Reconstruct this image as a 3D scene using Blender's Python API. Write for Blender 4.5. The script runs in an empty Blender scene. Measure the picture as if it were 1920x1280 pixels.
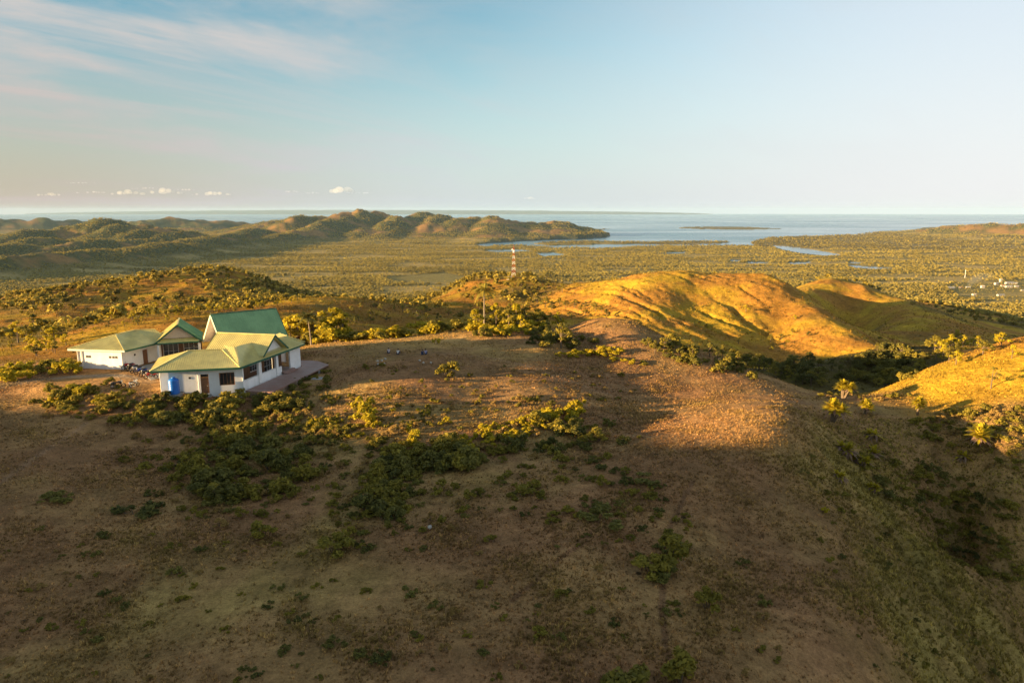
import bpy, bmesh, math, random
import numpy as np
from mathutils import Vector, Matrix

random.seed(7)
rng = np.random.default_rng(7)
R = math.radians
scene = bpy.context.scene
COL = scene.collection

# ------------------------------------------------------------------ camera
CAM_Z = 23.0
PITCH = math.atan(244.0 / 1280.0)          # horizon a little above the middle of the frame
cam_d = bpy.data.cameras.new('camera')
cam_d.sensor_width = 36.0
cam_d.lens = 24.0
cam_d.clip_start = 0.5
cam_d.clip_end = 250000.0
cam = bpy.data.objects.new('camera', cam_d)
cam.location = (0, 0, CAM_Z)
cam.rotation_euler = (math.pi / 2 - PITCH, 0, 0)
COL.objects.link(cam)
scene.camera = cam

# ------------------------------------------------------------------ world, sun, exposure
SUN_EL = R(6.8)
SUN_AZ = R(16.0)        # the light travels along +x, turned this far towards +y
world = bpy.data.worlds.new('World')
scene.world = world
world.use_nodes = True

sun_d = bpy.data.lights.new('sun', 'SUN')
sun_d.energy = 5.0
sun_d.angle = R(0.5)
sun_d.color = (1.0, 0.68, 0.32)
sun = bpy.data.objects.new('sun', sun_d)
LDIR = Vector((math.cos(SUN_AZ) * math.cos(SUN_EL), math.sin(SUN_AZ) * math.cos(SUN_EL), -math.sin(SUN_EL)))
sun.rotation_euler = LDIR.to_track_quat('-Z', 'Y').to_euler()
sun.location = (-200, -80, 150)
COL.objects.link(sun)

SKY_TINT = (0.86, 1.18, 1.26)
def build_world():
    nt = world.node_tree
    N, L = nt.nodes, nt.links
    N.clear()
    out = N.new('ShaderNodeOutputWorld')
    bg = N.new('ShaderNodeBackground')
    bg.inputs["Strength"].default_value = 0.052
    sky = N.new('ShaderNodeTexSky')
    sky.sky_type = 'NISHITA'
    sky.sun_disc = False
    sky.sun_elevation = SUN_EL
    sky.sun_rotation = R(270) - SUN_AZ         # the same compass direction as the lamp
    sky.altitude = 100
    sky.air_density = 1.0
    sky.dust_density = 0.6
    sky.ozone_density = 1.0
    tc = N.new('ShaderNodeTexCoord')
    sep = N.new('ShaderNodeSeparateXYZ')
    L.new(tc.outputs['Generated'], sep.inputs[0])

    def m(op, a, b=None, c=None):
        n = N.new('ShaderNodeMath'); n.operation = op
        for i, v in enumerate((a, b, c)):
            if v is None: continue
            if isinstance(v, (int, float)): n.inputs[i].default_value = v
            else: L.new(v, n.inputs[i])
        return n.outputs[0]
    def ramp(v, a, b):
        n = N.new('ShaderNodeMapRange'); n.interpolation_type = 'SMOOTHSTEP'
        n.inputs['From Min'].default_value = a; n.inputs['From Max'].default_value = b
        L.new(v, n.inputs['Value']); return n.outputs['Result']
    def mix(f, a, b, mode='MIX'):
        n = N.new('ShaderNodeMix'); n.data_type = 'RGBA'; n.blend_type = mode
        if isinstance(f, (int, float)): n.inputs[0].default_value = f
        else: L.new(f, n.inputs[0])
        for k, v in ((6, a), (7, b)):
            if isinstance(v, tuple): n.inputs[k].default_value = (*v, 1)
            else: L.new(v, n.inputs[k])
        return n.outputs[2]
    x, y, z = sep.outputs[0], sep.outputs[1], sep.outputs[2]
    # thin high cloud on a flat layer: the direction projected on a plane overhead
    zz = m('ADD', m('MAXIMUM', z, 0.0), 0.12)
    px, py = m('DIVIDE', x, zz), m('DIVIDE', y, zz)
    comb = N.new('ShaderNodeCombineXYZ'); L.new(px, comb.inputs[0]); L.new(py, comb.inputs[1])
    rot = N.new('ShaderNodeMapping'); L.new(comb.outputs[0], rot.inputs[0])
    rot.inputs['Rotation'].default_value = (0, 0, R(-50))
    def layer(sc, loc, detail, rough, dist):
        mp = N.new('ShaderNodeMapping'); L.new(rot.outputs[0], mp.inputs[0])
        mp.inputs['Scale'].default_value = sc; mp.inputs['Location'].default_value = loc
        ns = N.new('ShaderNodeTexNoise'); L.new(mp.outputs[0], ns.inputs['Vector'])
        ns.inputs['Scale'].default_value = 1.0; ns.inputs['Detail'].default_value = detail
        ns.inputs['Roughness'].default_value = rough; ns.inputs['Distortion'].default_value = dist
        return ns.outputs['Fac']
    streak = ramp(layer((0.33, 1.5, 1), (3.1, 0.4, 0), 9, 0.62, 0.9), 0.47, 0.68)
    patch = ramp(layer((0.55, 0.75, 1), (7.7, 2.2, 0), 8, 0.60, 0.5), 0.45, 0.64)
    # the veil is thick on the left of the view and thins out to the right
    sr = m('ADD', m('MULTIPLY', x, -0.98), m('MULTIPLY', y, -0.2))
    side = ramp(sr, -0.40, 0.45)
    cov = m('MULTIPLY', m('ADD', m('MULTIPLY', streak, 0.55), m('MULTIPLY', patch, 0.75)), m('ADD', m('MULTIPLY', side, 0.95), 0.14))
    base = mix(1.0, sky.outputs[0], SKY_TINT, 'MULTIPLY')
    # deeper blue between the cirrus on the left, a milky veil on the right
    base = mix(m('MULTIPLY', side, m('SUBTRACT', 1.0, ramp(sr, 0.5, 0.8))), base, mix(1.0, base, (0.56, 0.72, 0.78), 'MULTIPLY'))
    base = mix(m('MULTIPLY', ramp(sr, -0.10, -0.75), 0.78), base, (3.55, 3.70, 3.98))
    cl = mix(cov, base, (2.80, 2.72, 2.66))
    # pale haze low on the horizon all round, rosier towards the sunset side, glowing round the low sun
    low = ramp(z, 0.30, -0.03)
    hz = mix(ramp(sr, -0.80, -0.20), (4.0, 3.95, 4.05), (2.95, 3.20, 3.55))
    hz = mix(ramp(sr, -0.20, 0.50), hz, (2.55, 1.98, 1.75))
    hz = mix(ramp(sr, 0.55, 1.0), hz, (8.5, 6.2, 3.6))
    cl = mix(m('MULTIPLY', low, 0.88), cl, hz)
    L.new(cl, bg.inputs['Color'])
    L.new(bg.outputs[0], out.inputs['Surface'])
build_world()

vs = scene.view_settings
scene.display_settings.display_device = 'sRGB'
vs.view_transform = 'Standard'
vs.look = 'None'
vs.exposure = 2.12
vs.gamma = 1.0
vs.use_curve_mapping = False
scene.render.film_transparent = False
cy = scene.cycles
cy.use_denoising = True
try: cy.denoiser = 'OPENIMAGEDENOISE'
except Exception: pass
cy.max_bounces = 6
cy.diffuse_bounces = 3
cy.glossy_bounces = 2
cy.transmission_bounces = 3
cy.transparent_max_bounces = 6
cy.volume_bounces = 1
cy.caustics_reflective = False
cy.caustics_refractive = False
cy.sample_clamp_indirect = 6.0

# ------------------------------------------------------------------ helpers
CP, SP = math.cos(PITCH), math.sin(PITCH)
def pdir(u, v):
    xc, yc = (u - 960.0) / 1280.0, (640.0 - v) / 1280.0
    return xc, CP + yc * SP, -SP + yc * CP
def PY(u, v, y):
    a, b, c = pdir(u, v); t = y / b
    return (a * t, y, CAM_Z + c * t)
def PZ(u, v, z):
    a, b, c = pdir(u, v); t = (z - CAM_Z) / c
    return (a * t, b * t, z)

def tag(o, label=None, cat=None, group=None, kind=None):
    if label: o['label'] = label
    if cat: o['category'] = cat
    if group: o['group'] = group
    if kind: o['kind'] = kind
    return o
def empty(name, loc=(0, 0, 0), rz=0.0):
    o = bpy.data.objects.new(name, None)
    o.empty_display_size = 0.5
    o.location = loc; o.rotation_euler = (0, 0, rz)
    COL.objects.link(o)
    return o
def np_mesh(name, verts, faces, mat=None, smooth=False, mat_idx=None, mats=None):
    """faces: int array (n,3) or (n,4)"""
    verts = np.asarray(verts, dtype=np.float32); faces = np.asarray(faces, dtype=np.int32)
    me = bpy.data.meshes.new(name)
    k = faces.shape[1]
    me.vertices.add(len(verts)); me.vertices.foreach_set('co', verts.ravel())
    me.loops.add(faces.size); me.loops.foreach_set('vertex_index', faces.ravel())
    me.polygons.add(len(faces))
    me.polygons.foreach_set('loop_start', np.arange(0, faces.size, k, dtype=np.int32))
    try: me.polygons.foreach_set('loop_total', np.full(len(faces), k, dtype=np.int32))
    except Exception: pass
    if mats:
        for mm in mats: me.materials.append(mm)
        if mat_idx is not None: me.polygons.foreach_set('material_index', np.asarray(mat_idx, dtype=np.int32))
    elif mat: me.materials.append(mat)
    me.update(calc_edges=True)
    if smooth: me.shade_smooth()
    return me
def link(name, me, parent=None, loc=None, rz=None):
    o = bpy.data.objects.new(name, me)
    COL.objects.link(o)
    if parent is not None: o.parent = parent
    if loc is not None: o.location = loc
    if rz is not None: o.rotation_euler = (0, 0, rz)
    return o

class MB:
    """collects simple solids and links them as one mesh object"""
    def __init__(s): s.v, s.f = [], []
    def add(s, vs_, fs_):
        b = len(s.v); s.v += [tuple(p) for p in vs_]; s.f += [tuple(i + b for i in f) for f in fs_]; return s
    def box(s, x0, x1, y0, y1, z0, z1):
        return s.add([(x0,y0,z0),(x1,y0,z0),(x1,y1,z0),(x0,y1,z0),(x0,y0,z1),(x1,y0,z1),(x1,y1,z1),(x0,y1,z1)],
                     [(0,3,2,1),(4,5,6,7),(0,1,5,4),(1,2,6,5),(2,3,7,6),(3,0,4,7)])
    def prism(s, pts, z0, z1):
        """vertical prism over a polygon (counter-clockwise)"""
        n = len(pts)
        vs_ = [(p[0], p[1], z0) for p in pts] + [(p[0], p[1], z1) for p in pts]
        fs_ = [tuple(range(n - 1, -1, -1)), tuple(range(n, 2 * n))]
        fs_ += [(i, (i + 1) % n, (i + 1) % n + n, i + n) for i in range(n)]
        return s.add(vs_, fs_)
    def slab(s, quad, th):
        """a sheet (3 or 4 corners, outward order) thickened downwards along its normal"""
        q = [Vector(p) for p in quad]; n = (q[1] - q[0]).cross(q[2] - q[0]).normalized()
        k = len(q)
        vs_ = q + [p - n * th for p in q]
        fs_ = [tuple(range(k)), tuple(range(2 * k - 1, k - 1, -1))]
        fs_ += [((i + 1) % k, i, i + k, (i + 1) % k + k) for i in range(k)]
        return s.add(vs_, fs_)
    def bar(s, a, b, w, h=None, up=(0, 0, 1)):
        h = h or w
        a, b = Vector(a), Vector(b); d = (b - a).normalized()
        u = Vector(up)
        if abs(d.dot(u)) > 0.95: u = Vector((1, 0, 0))
        sx = d.cross(u).normalized(); sz = sx.cross(d).normalized()
        vs_ = [p + sx * i * w / 2 + sz * j * h / 2 for p in (a, b) for i, j in ((-1,-1),(1,-1),(1,1),(-1,1))]
        return s.add(vs_, [(3,2,1,0),(4,5,6,7),(0,1,5,4),(1,2,6,5),(2,3,7,6),(3,0,4,7)])
    def tube(s, pts, rads, n=8, cap=True):
        pts = [Vector(p) for p in pts]
        if isinstance(rads, (int, float)): rads = [rads] * len(pts)
        rings = []
        for i, p in enumerate(pts):
            d = (pts[min(i + 1, len(pts) - 1)] - pts[max(i - 1, 0)]).normalized()
            u = Vector((0, 0, 1)) if abs(d.z) < 0.9 else Vector((1, 0, 0))
            sx = d.cross(u).normalized(); sy = d.cross(sx).normalized()
            rings.append([p + (sx * math.cos(2*math.pi*k/n) + sy * math.sin(2*math.pi*k/n)) * rads[i] for k in range(n)])
        vs_ = [q for r in rings for q in r]
        fs_ = [(i*n + k, i*n + (k+1) % n, (i+1)*n + (k+1) % n, (i+1)*n + k) for i in range(len(pts)-1) for k in range(n)]
        if cap:
            fs_.append(tuple(range(n - 1, -1, -1))); fs_.append(tuple(range((len(pts)-1)*n, len(pts)*n)))
        return s.add(vs_, fs_)
    def lathe(s, prof, n=16, c=(0, 0, 0), axis='z'):
        vs_ = []
        for r_, z_ in prof:
            for k in range(n):
                a = 2*math.pi*k/n
                if axis == 'z': vs_.append((c[0] + r_*math.cos(a), c[1] + r_*math.sin(a), c[2] + z_))
                else: vs_.append((c[0] + r_*math.cos(a), c[1] + z_, c[2] + r_*math.sin(a)))
        m_ = len(prof)
        fs_ = [(i*n+k, i*n+(k+1)%n, (i+1)*n+(k+1)%n, (i+1)*n+k) for i in range(m_-1) for k in range(n)]
        return s.add(vs_, fs_)
    def ball(s, c, r_, nu=8, nv=6):
        if isinstance(r_, (int, float)): r_ = (r_, r_, r_)
        vs_ = []
        for j in range(nv + 1):
            th = math.pi * j / nv
            for k in range(nu):
                ph = 2*math.pi*k/nu
                vs_.append((c[0]+r_[0]*math.sin(th)*math.cos(ph), c[1]+r_[1]*math.sin(th)*math.sin(ph), c[2]-r_[2]*math.cos(th)))
        fs_ = [(j*nu+k, j*nu+(k+1)%nu, (j+1)*nu+(k+1)%nu, (j+1)*nu+k) for j in range(nv) for k in range(nu)]
        return s.add(vs_, fs_)
    def mesh(s, name, mat=None, smooth=False):
        me = bpy.data.meshes.new(name)
        me.from_pydata(s.v, [], s.f)
        if mat: me.materials.append(mat)
        bm = bmesh.new(); bm.from_mesh(me); bmesh.ops.recalc_face_normals(bm, faces=bm.faces); bm.to_mesh(me); bm.free()
        if smooth: me.shade_smooth()
        me.update()
        return me
    def build(s, name, mat=None, parent=None, smooth=False):
        return link(name, s.mesh(name, mat, smooth), parent)

def copy_tree(o, parent=None):
    c = o.copy(); COL.objects.link(c); c.parent = parent
    for ch in o.children: copy_tree(ch, c)
    return c

# ------------------------------------------------------------------ materials
def new_mat(name):
    m = bpy.data.materials.new(name); m.use_nodes = True
    nt = m.node_tree; nt.nodes.clear()
    out = nt.nodes.new('ShaderNodeOutputMaterial')
    b = nt.nodes.new('ShaderNodeBsdfPrincipled')
    nt.links.new(b.outputs[0], out.inputs['Surface'])
    b.inputs['Specular IOR Level'].default_value = 0.25
    return m, nt, b, out
def noise_node(nt, scale, detail=4, rough=0.6, vec=None, dist=0.0):
    n = nt.nodes.new('ShaderNodeTexNoise')
    n.inputs['Scale'].default_value = scale; n.inputs['Detail'].default_value = detail
    n.inputs['Roughness'].default_value = rough; n.inputs['Distortion'].default_value = dist
    if vec is not None: nt.links.new(vec, n.inputs['Vector'])
    return n.outputs['Fac']
def map_range(nt, v, a, b, c=0.0, d=1.0, smooth=True):
    n = nt.nodes.new('ShaderNodeMapRange')
    if smooth: n.interpolation_type = 'SMOOTHSTEP'
    n.inputs['From Min'].default_value = a; n.inputs['From Max'].default_value = b
    n.inputs['To Min'].default_value = c; n.inputs['To Max'].default_value = d
    nt.links.new(v, n.inputs['Value']); return n.outputs['Result']
def mix_col(nt, f, a, b, mode='MIX'):
    n = nt.nodes.new('ShaderNodeMix'); n.data_type = 'RGBA'; n.blend_type = mode
    if isinstance(f, (int, float)): n.inputs[0].default_value = f
    else: nt.links.new(f, n.inputs[0])
    for k, v in ((6, a), (7, b)):
        if isinstance(v, tuple): n.inputs[k].default_value = (*v, 1)
        else: nt.links.new(v, n.inputs[k])
    return n.outputs[2]
def math_node(nt, op, a, b=None):
    n = nt.nodes.new('ShaderNodeMath'); n.operation = op
    for i, v in enumerate((a, b)):
        if v is None: continue
        if isinstance(v, (int, float)): n.inputs[i].default_value = v
        else: nt.links.new(v, n.inputs[i])
    return n.outputs[0]
def bump(nt, b, h, strength, dist):
    n = nt.nodes.new('ShaderNodeBump'); n.inputs['Strength'].default_value = strength
    n.inputs['Distance'].default_value = dist
    nt.links.new(h, n.inputs['Height']); nt.links.new(n.outputs[0], b.inputs['Normal'])
def weathered(name, c1, c2, scale=1.5, rough=0.7, bump_s=0.0, metallic=0.0, spec=0.3, fine=12.0, streaks=False):
    m, nt, b, out = new_mat(name)
    g = nt.nodes.new('ShaderNodeNewGeometry').outputs['Position']
    n1 = noise_node(nt, scale, 5, 0.65, g); n2 = noise_node(nt, fine, 3, 0.6, g)
    if streaks:                                   # rain streaks and grime run down the surface
        mp = nt.nodes.new('ShaderNodeMapping'); nt.links.new(g, mp.inputs[0]); mp.inputs['Scale'].default_value = (1.6, 1.6, 0.22)
        n2 = noise_node(nt, 1.5, 6, 0.7, mp.outputs[0])
    f = math_node(nt, 'ADD', math_node(nt, 'MULTIPLY', n1, 0.7), math_node(nt, 'MULTIPLY', n2, 0.3))
    col = mix_col(nt, map_range(nt, f, 0.38, 0.62), c1, c2)
    nt.links.new(col, b.inputs['Base Color'])
    b.inputs['Roughness'].default_value = rough; b.inputs['Metallic'].default_value = metallic
    b.inputs['Specular IOR Level'].default_value = spec
    if bump_s: bump(nt, b, n2, bump_s, 0.03)
    return m
# ------------------------------------------------------------------ noise on numpy arrays
_perm = np.random.default_rng(11).permutation(256)
_perm = np.concatenate([_perm, _perm, _perm])
_ga = np.random.default_rng(12).uniform(0, 2*np.pi, 256)
_gx, _gy = np.cos(_ga), np.sin(_ga)
def perlin(x, y):
    xi = np.floor(x).astype(np.int64); yi = np.floor(y).astype(np.int64)
    xf, yf = x - xi, y - yi
    u = xf*xf*xf*(xf*(xf*6-15)+10); v = yf*yf*yf*(yf*(yf*6-15)+10)
    def g(ix, iy, dx, dy):
        h = _perm[_perm[ix & 255] + (iy & 255)]
        return _gx[h]*dx + _gy[h]*dy
    a = g(xi, yi, xf, yf); b = g(xi+1, yi, xf-1, yf); c = g(xi, yi+1, xf, yf-1); d = g(xi+1, yi+1, xf-1, yf-1)
    return ((a + u*(b-a)) + v*((c + u*(d-c)) - (a + u*(b-a)))) * 1.5
def fbm(x, y, o=4, gain=0.5, ox=0.0):
    s = np.zeros_like(x); a = 1.0; t = 0.0
    for i in range(o):
        f = 2.03**i
        s += a*perlin(x*f + 17.3*i + ox, y*f - 9.1*i + ox); t += a; a *= gain
    return s/t
def ridged(x, y, o=4, gain=0.55, ox=0.0):
    s = np.zeros_like(x); a = 1.0; t = 0.0
    for i in range(o):
        f = 2.07**i
        s += a*(1 - np.abs(perlin(x*f + 31.7*i + ox, y*f + 5.3*i - ox))*1.6); t += a; a *= gain
    return s/t
def sstep(a, b, x):
    t = np.clip((x - a)/(b - a), 0, 1); return t*t*(3-2*t)

SEA = -200.0
# ------------------------------------------------------------------ control points of the near and middle ground
ctrl = []
def Z(u, v, z): ctrl.append(PZ(u, v, z))
def P(u, v, y): ctrl.append(PY(u, v, y))
def W(x, y, z): ctrl.append((x, y, z))
# foreground slope in the shade
for a in [(960,1280,-3),(400,1280,-4),(0,1280,-5),(1400,1280,-4),(1620,1280,-5.6),
          (0,1000,-3.4),(400,1000,-3.2),(800,1000,-2.5),(1200,1000,-2),(1450,1000,-3),
          (0,850,-2.0),(300,850,-2.8),(600,850,-2.2),(900,880,-1.6),(1200,860,-0.5),(1380,850,-0.2),
          (1455,780,.9),(1340,792,0),(1150,800,-1.7),(1000,790,-1.0),
          (1490,785,.4),(1520,900,-2.2),(1560,1000,-3.6),(1600,1130,-4.8),(1600,860,-3.8),(1700,960,-8),(1800,1045,-11.2),(1915,1180,-15.5),(1700,1130,-8.6),(1760,1280,-10.4),(1900,1280,-15.5),
          (120,775,-1.6),(300,785,-2.0),(450,785,-2.2),(0,760,-1.3),(560,760,-1.5)]: Z(*a)
# house platform, track, hilltop
for a in [(297,737,0),(452,740,-1.0),(560,690,-.2),(150,690,0),(235,690,0),(0,715,-.2),(60,695,-.2),(600,700,-.6),
          (570,652,-.6),(620,645,-.5),(700,640,-.3),(780,637,0),(860,640,.2),(950,645,.3),(1020,655,.1),(1100,665,-1.0),(1000,700,-.5),(1200,700,-1.9),
          (1300,722,-2.4),(800,700,0),(700,740,-.5),(900,748,-.9),(1100,752,-1.3),(1400,748,-1.6),
          (1330,668,-4.0),(1400,692,-4.2),(1450,708,-4.2),(1500,735,-3.3),
          (1560,745,-3.4),(1640,747,-3.4),(1740,748,-2.8),(1840,742,-1.2),(1920,736,0),
          (1740,704,-1.0),(1830,676,1.2),(1920,644,3.6)]: Z(*a)
P(1190,603,134); P(1110,600,148); P(1000,622,131); P(900,620,132); P(1060,618,138)
# gully on the right
for a in [(1750,880,-6.2),(1750,800,-3.0),(1850,850,-4.2),(1920,900,-5.6),(1850,950,-8.5),(1920,1020,-11)]: Z(*a)
for a in [(50,69,-14.5),(54,60,-20.5),(60,47,-26),(66,25,-29),(80,60,-8),(95,85,-1),(105,110,3),(100,135,-4),(72,40,-22)]: W(*a)
# valley behind the hilltop
for a in [(25,180,-18),(42,140,-13),(62,128,-13),(0,200,-15),(-45,165,-11),(-85,150,-9),(62,112,-7),(85,150,-17)]: W(*a)
P(1480,700,190); P(1450,692,258)
# dark spur
for a in [(1545,724,160),(1600,677,190),(1660,648,215),(1720,655,232),(1785,662,262),(1850,655,300),(1620,700,185),(1700,705,175)]: P(*a)
W(150,290,-48); W(120,265,-46)
# big golden hill
for a in [(830,554,620),(900,520,680),(960,526,700),(1000,518,650),(1080,530,560),(1130,528,520),(1210,512,520),(1290,507,512),(1360,512,492),
          (1430,513,470),(1470,532,440),(1540,580,390),(1600,625,340),(1640,652,310),
          (1200,605,370),(1300,645,320),(1400,678,292),(1460,605,385),(1300,570,420),(1380,560,420),(1100,585,430),(1000,580,490),(900,572,520),
          (1000,612,370),(880,604,350),(1120,640,330),(1513,551,488),(1535,572,470),(1585,606,425),(1625,618,420),(1660,655,345),(1480,548,520)]: P(*a)
for a in [(100,760,-92),(210,690,-88),(0,900,-105),(-100,880,-100),(300,600,-84)]: W(*a)
# second and third ridge at the right
for a in [(1560,522,720),(1620,538,680),(1700,568,600),(1790,612,500),(1870,642,430),(1520,560,600),(1560,585,520),(1650,625,450),(1700,652,400),
          (1790,580,900),(1920,610,750),(1700,562,1000),(1890,622,650),(2050,640,600),(2050,690,330)]: P(*a)
# long spurs behind the house
for a in [(60,645,230),(230,600,260),(400,586,290),(560,573,330),(660,557,380),(760,577,400),(820,592,420),(700,604,300),
          (150,537,620),(300,517,750),(400,508,800),(480,517,800),(540,547,750),(0,560,600),(200,572,480),(400,562,520),(0,602,400),(560,562,600),
          (0,664,180),(100,672,150),(330,612,215),(560,605,240),(640,610,230)]: P(*a)
for a in [(-300,1250,-130),(-600,1100,-120),(0,1300,-140),(300,1100,-130),(500,900,-120)]: W(*a)
for az in range(-180, 180, 20):
    a = R(az)
    for r_, z_ in ((1750, -194.0), (2300, -197.0)): W(r_*math.sin(a), r_*math.cos(a), z_)
for az in (60, 90, 120, 150, 180, 210, 240, 270, 300):
    a = R(az)
    for r_, z_ in ((300, -30.0), (700, -80.0)): W(r_*math.sin(a), r_*math.cos(a), z_ + 12*math.sin(3*a))
for a in [(0,10,-4.5),(0,-30,-7),(40,-20,-16),(90,-40,-30),(-50,-30,-6),(-90,40,-5),(-110,100,-4),(-90,80,-2.0),(-140,-60,-6),(-60,10,-5),(-120,160,-12)]: W(*a)

ctrl = np.array(ctrl)
def warp(x, y):
    r = np.hypot(x, y) + 1e-9
    L = np.log1p(r/25.0)
    return np.stack([x/r*L, y/r*L], -1)
_q = warp(ctrl[:, 0], ctrl[:, 1])
def _phi(d2): return 0.5*d2*np.log(d2 + 1e-12)
def _solve():
    n = len(_q)
    d2 = ((_q[:, None] - _q[None])**2).sum(-1)
    A = np.zeros((n+3, n+3)); A[:n, :n] = _phi(d2) + np.eye(n)*3e-5
    A[:n, n] = 1; A[:n, n+1:] = _q; A[n, :n] = 1; A[n+1:, :n] = _q.T
    b = np.zeros(n+3); b[:n] = ctrl[:, 2]
    return np.linalg.solve(A, b)
_w = _solve()
def tps(x, y):
    q = warp(x, y); out = np.empty(len(q)); n = len(_q)
    for i in range(0, len(q), 20000):
        s = q[i:i+20000]
        d2 = (s*s).sum(1)[:, None] + (_q*_q).sum(1)[None] - 2*s @ _q.T
        out[i:i+20000] = _phi(np.maximum(d2, 0)) @ _w[:n] + _w[n] + s @ _w[n+1:]
    return out

# ------------------------------------------------------------------ far hills: (u, v of the top, distance, half width in pixels, half depth in metres)
FAR = []
for u, v in [(505,411),(530,408),(565,403),(600,402),(640,399),(675,399),(710,401),(745,404),(790,404),(822,401),(850,405),(885,408),(925,408),(955,413),(1000,417),(1035,415),(1060,418),(1085,424)]:
    FAR.append((u, v, 6300 + 1000*((u*7919) % 97)/97.0, 30 + 22*((u*104729) % 89)/89.0, 520 + 350*((u*31) % 11)/11.0))
for u, v, y in [(478,425,5200),(535,431,5000),(440,433,5000),(610,424,5800),(680,428,5700),(740,424,5900),(820,424,6100),(900,430,6300),(960,432,6300),(575,434,5300)]:
    FAR.append((u, v, y, 26, 380))
for u, v in [(-60,408),(0,408),(40,406),(90,408),(130,411),(200,413),(240,411),(290,409),(325,406),(360,408),(400,411),(430,414)]:
    FAR.append((u, v, 8200, 28, 700))
for u, v, y in [(-40,428,4300),(60,432,4100),(120,426,4300),(175,417,4500),(215,415,4500),(258,411,4400),(300,421,4300),(335,428,4200),(380,440,4000),(60,445,3500),(180,445,3500),(300,452,3300),(-30,455,3000),(130,468,2800),(30,480,2500)]:
    FAR.append((u, v, y, 40, 420))
for u, v, y in [(1700,441,7000),(1750,430,6800),(1800,424,6600),(1830,422,6500),(1870,421,6300),(1920,420,6100),(1980,416,6000),(1880,440,5400),(1960,445,5000),(2060,420,5500)]:
    FAR.append((u, v, y, 34, 480))
def far_height(x, y):
    nz = ridged(x/900.0, y/900.0, 5, 0.55, 3.0)
    nz2 = fbm(x/260.0, y/260.0, 4, 0.55, 7.0)
    acc = np.zeros_like(x)
    for u, v, yy, sw, sd in FAR:
        cx, cy_, cz = PY(u, v, yy)
        sx = sw/1280.0*yy
        h = cz - SEA
        dx, dy = (x - cx)/sx, (y - cy_)/sd
        g = h*np.exp(-0.5*(dx*dx + dy*dy)*1.25)
        acc = np.maximum(acc, g) + np.minimum(acc, g)*0.12
    nz3 = fbm(x/620.0, y/620.0, 4, 0.55, 17.0)
    nz4 = ridged(x/430.0, y/430.0, 4, 0.55, 9.0)
    env = acc*(0.48 + 0.30*nz + 0.26*nz4 + 0.22*nz2 + 0.24*nz3)
    return np.where(acc > 1.0, env, acc)

# ------------------------------------------------------------------ coast line, read off as outlines on the sea-level plane
SEA_OUT = [(-900,398),(-900,416),(380,416),(470,417),(560,420),(880,424),(1000,427),(1100,429.5),(1142,428.6),(1146,429.3),(1110,432),(1065,434),(1048,437),(1044,441),(1062,444),(1050,447),
           (1010,450),(960,452),(920,455),(890,458.5),(905,462),(960,460),(1010,461),(1045,465),(1080,463),(1120,466),(1190,461),(1280,460),(1340,459),(1380,460),(1412,459),
           (1408,455),(1420,449),(1445,445),(1500,443),(1560,441),(1620,439),(1690,436),(1700,431),(1760,423),(1900,418),(2100,414),(2800,414),(2800,398)]
ISLES = [[(1266,427.2),(1285,425),(1340,424.4),(1410,425.6),(1468,428.4),(1440,430),(1380,430.3),(1310,429.4)],
         [(1612,437.6),(1650,434.6),(1700,434.4),(1700,438)],
         [(1000,456.5),(1060,452.5),(1140,452.5),(1200,453.5),(1290,452),(1345,451.3),(1367,453.4),(1350,456.5),(1280,458),(1180,457.2),(1090,458.5),(1030,460)],
         [(940,448),(1000,446.5),(1045,446),(1030,449),(960,450.5)]]
PONDS = [[(1448,459.5),(1470,461),(1500,464),(1540,470),(1578,477),(1545,478.5),(1500,474),(1470,468)],[(1586,496),(1640,499),(1682,502),(1640,504),(1600,501)],
         [(1402,490.5),(1440,490.5),(1442,493.5),(1404,494)],[(1482,491),(1520,490),(1512,495),(1484,495)],[(1005,474.5),(1040,473),(1062,477),(1020,480)],
         [(1370,487),(1390,486.5),(1385,489),(1368,489)],[(1250,473),(1290,472),(1285,474.5),(1248,475)],[(1595,490),(1620,491),(1610,493.5),(1590,493)],[(905,469),(970,467),(1000,470),(930,472)]]
def pip(u, v, poly):
    c = np.zeros(len(u), bool); n = len(poly)
    for i in range(n):
        x0, y0 = poly[i]; x1, y1 = poly[(i+1) % n]
        hit = ((y0 > v) != (y1 > v))
        if y1 != y0: c ^= hit & (u < (x1-x0)*(v-y0)/(y1-y0) + x0)
    return c
def plain_uv(x, y, z=-198.0):
    """where a sea-level point lies in the outlines above"""
    yy, zz = y, z - CAM_Z
    f = yy*CP - zz*SP; f = np.where(f < 1, 1, f)
    return 960 + 1280*x/f, 640 - 1280*(yy*SP + zz*CP)/f
def water_mask(x, y):
    u, v = plain_uv(x, y)
    j = fbm(x/130.0, y/130.0, 3, 0.6, 1.0)
    u = u + j*9; v = v + j*0.8
    w = pip(u, v, SEA_OUT)
    for p in ISLES: w &= ~pip(u, v, p)
    for p in PONDS: w |= pip(u, v, p)
    w = w | ((np.hypot(x, y) > 11500) & ~(pip(u, v, ISLES[0]) | pip(u, v, ISLES[1])))
    return w & (y > 1500)

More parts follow.
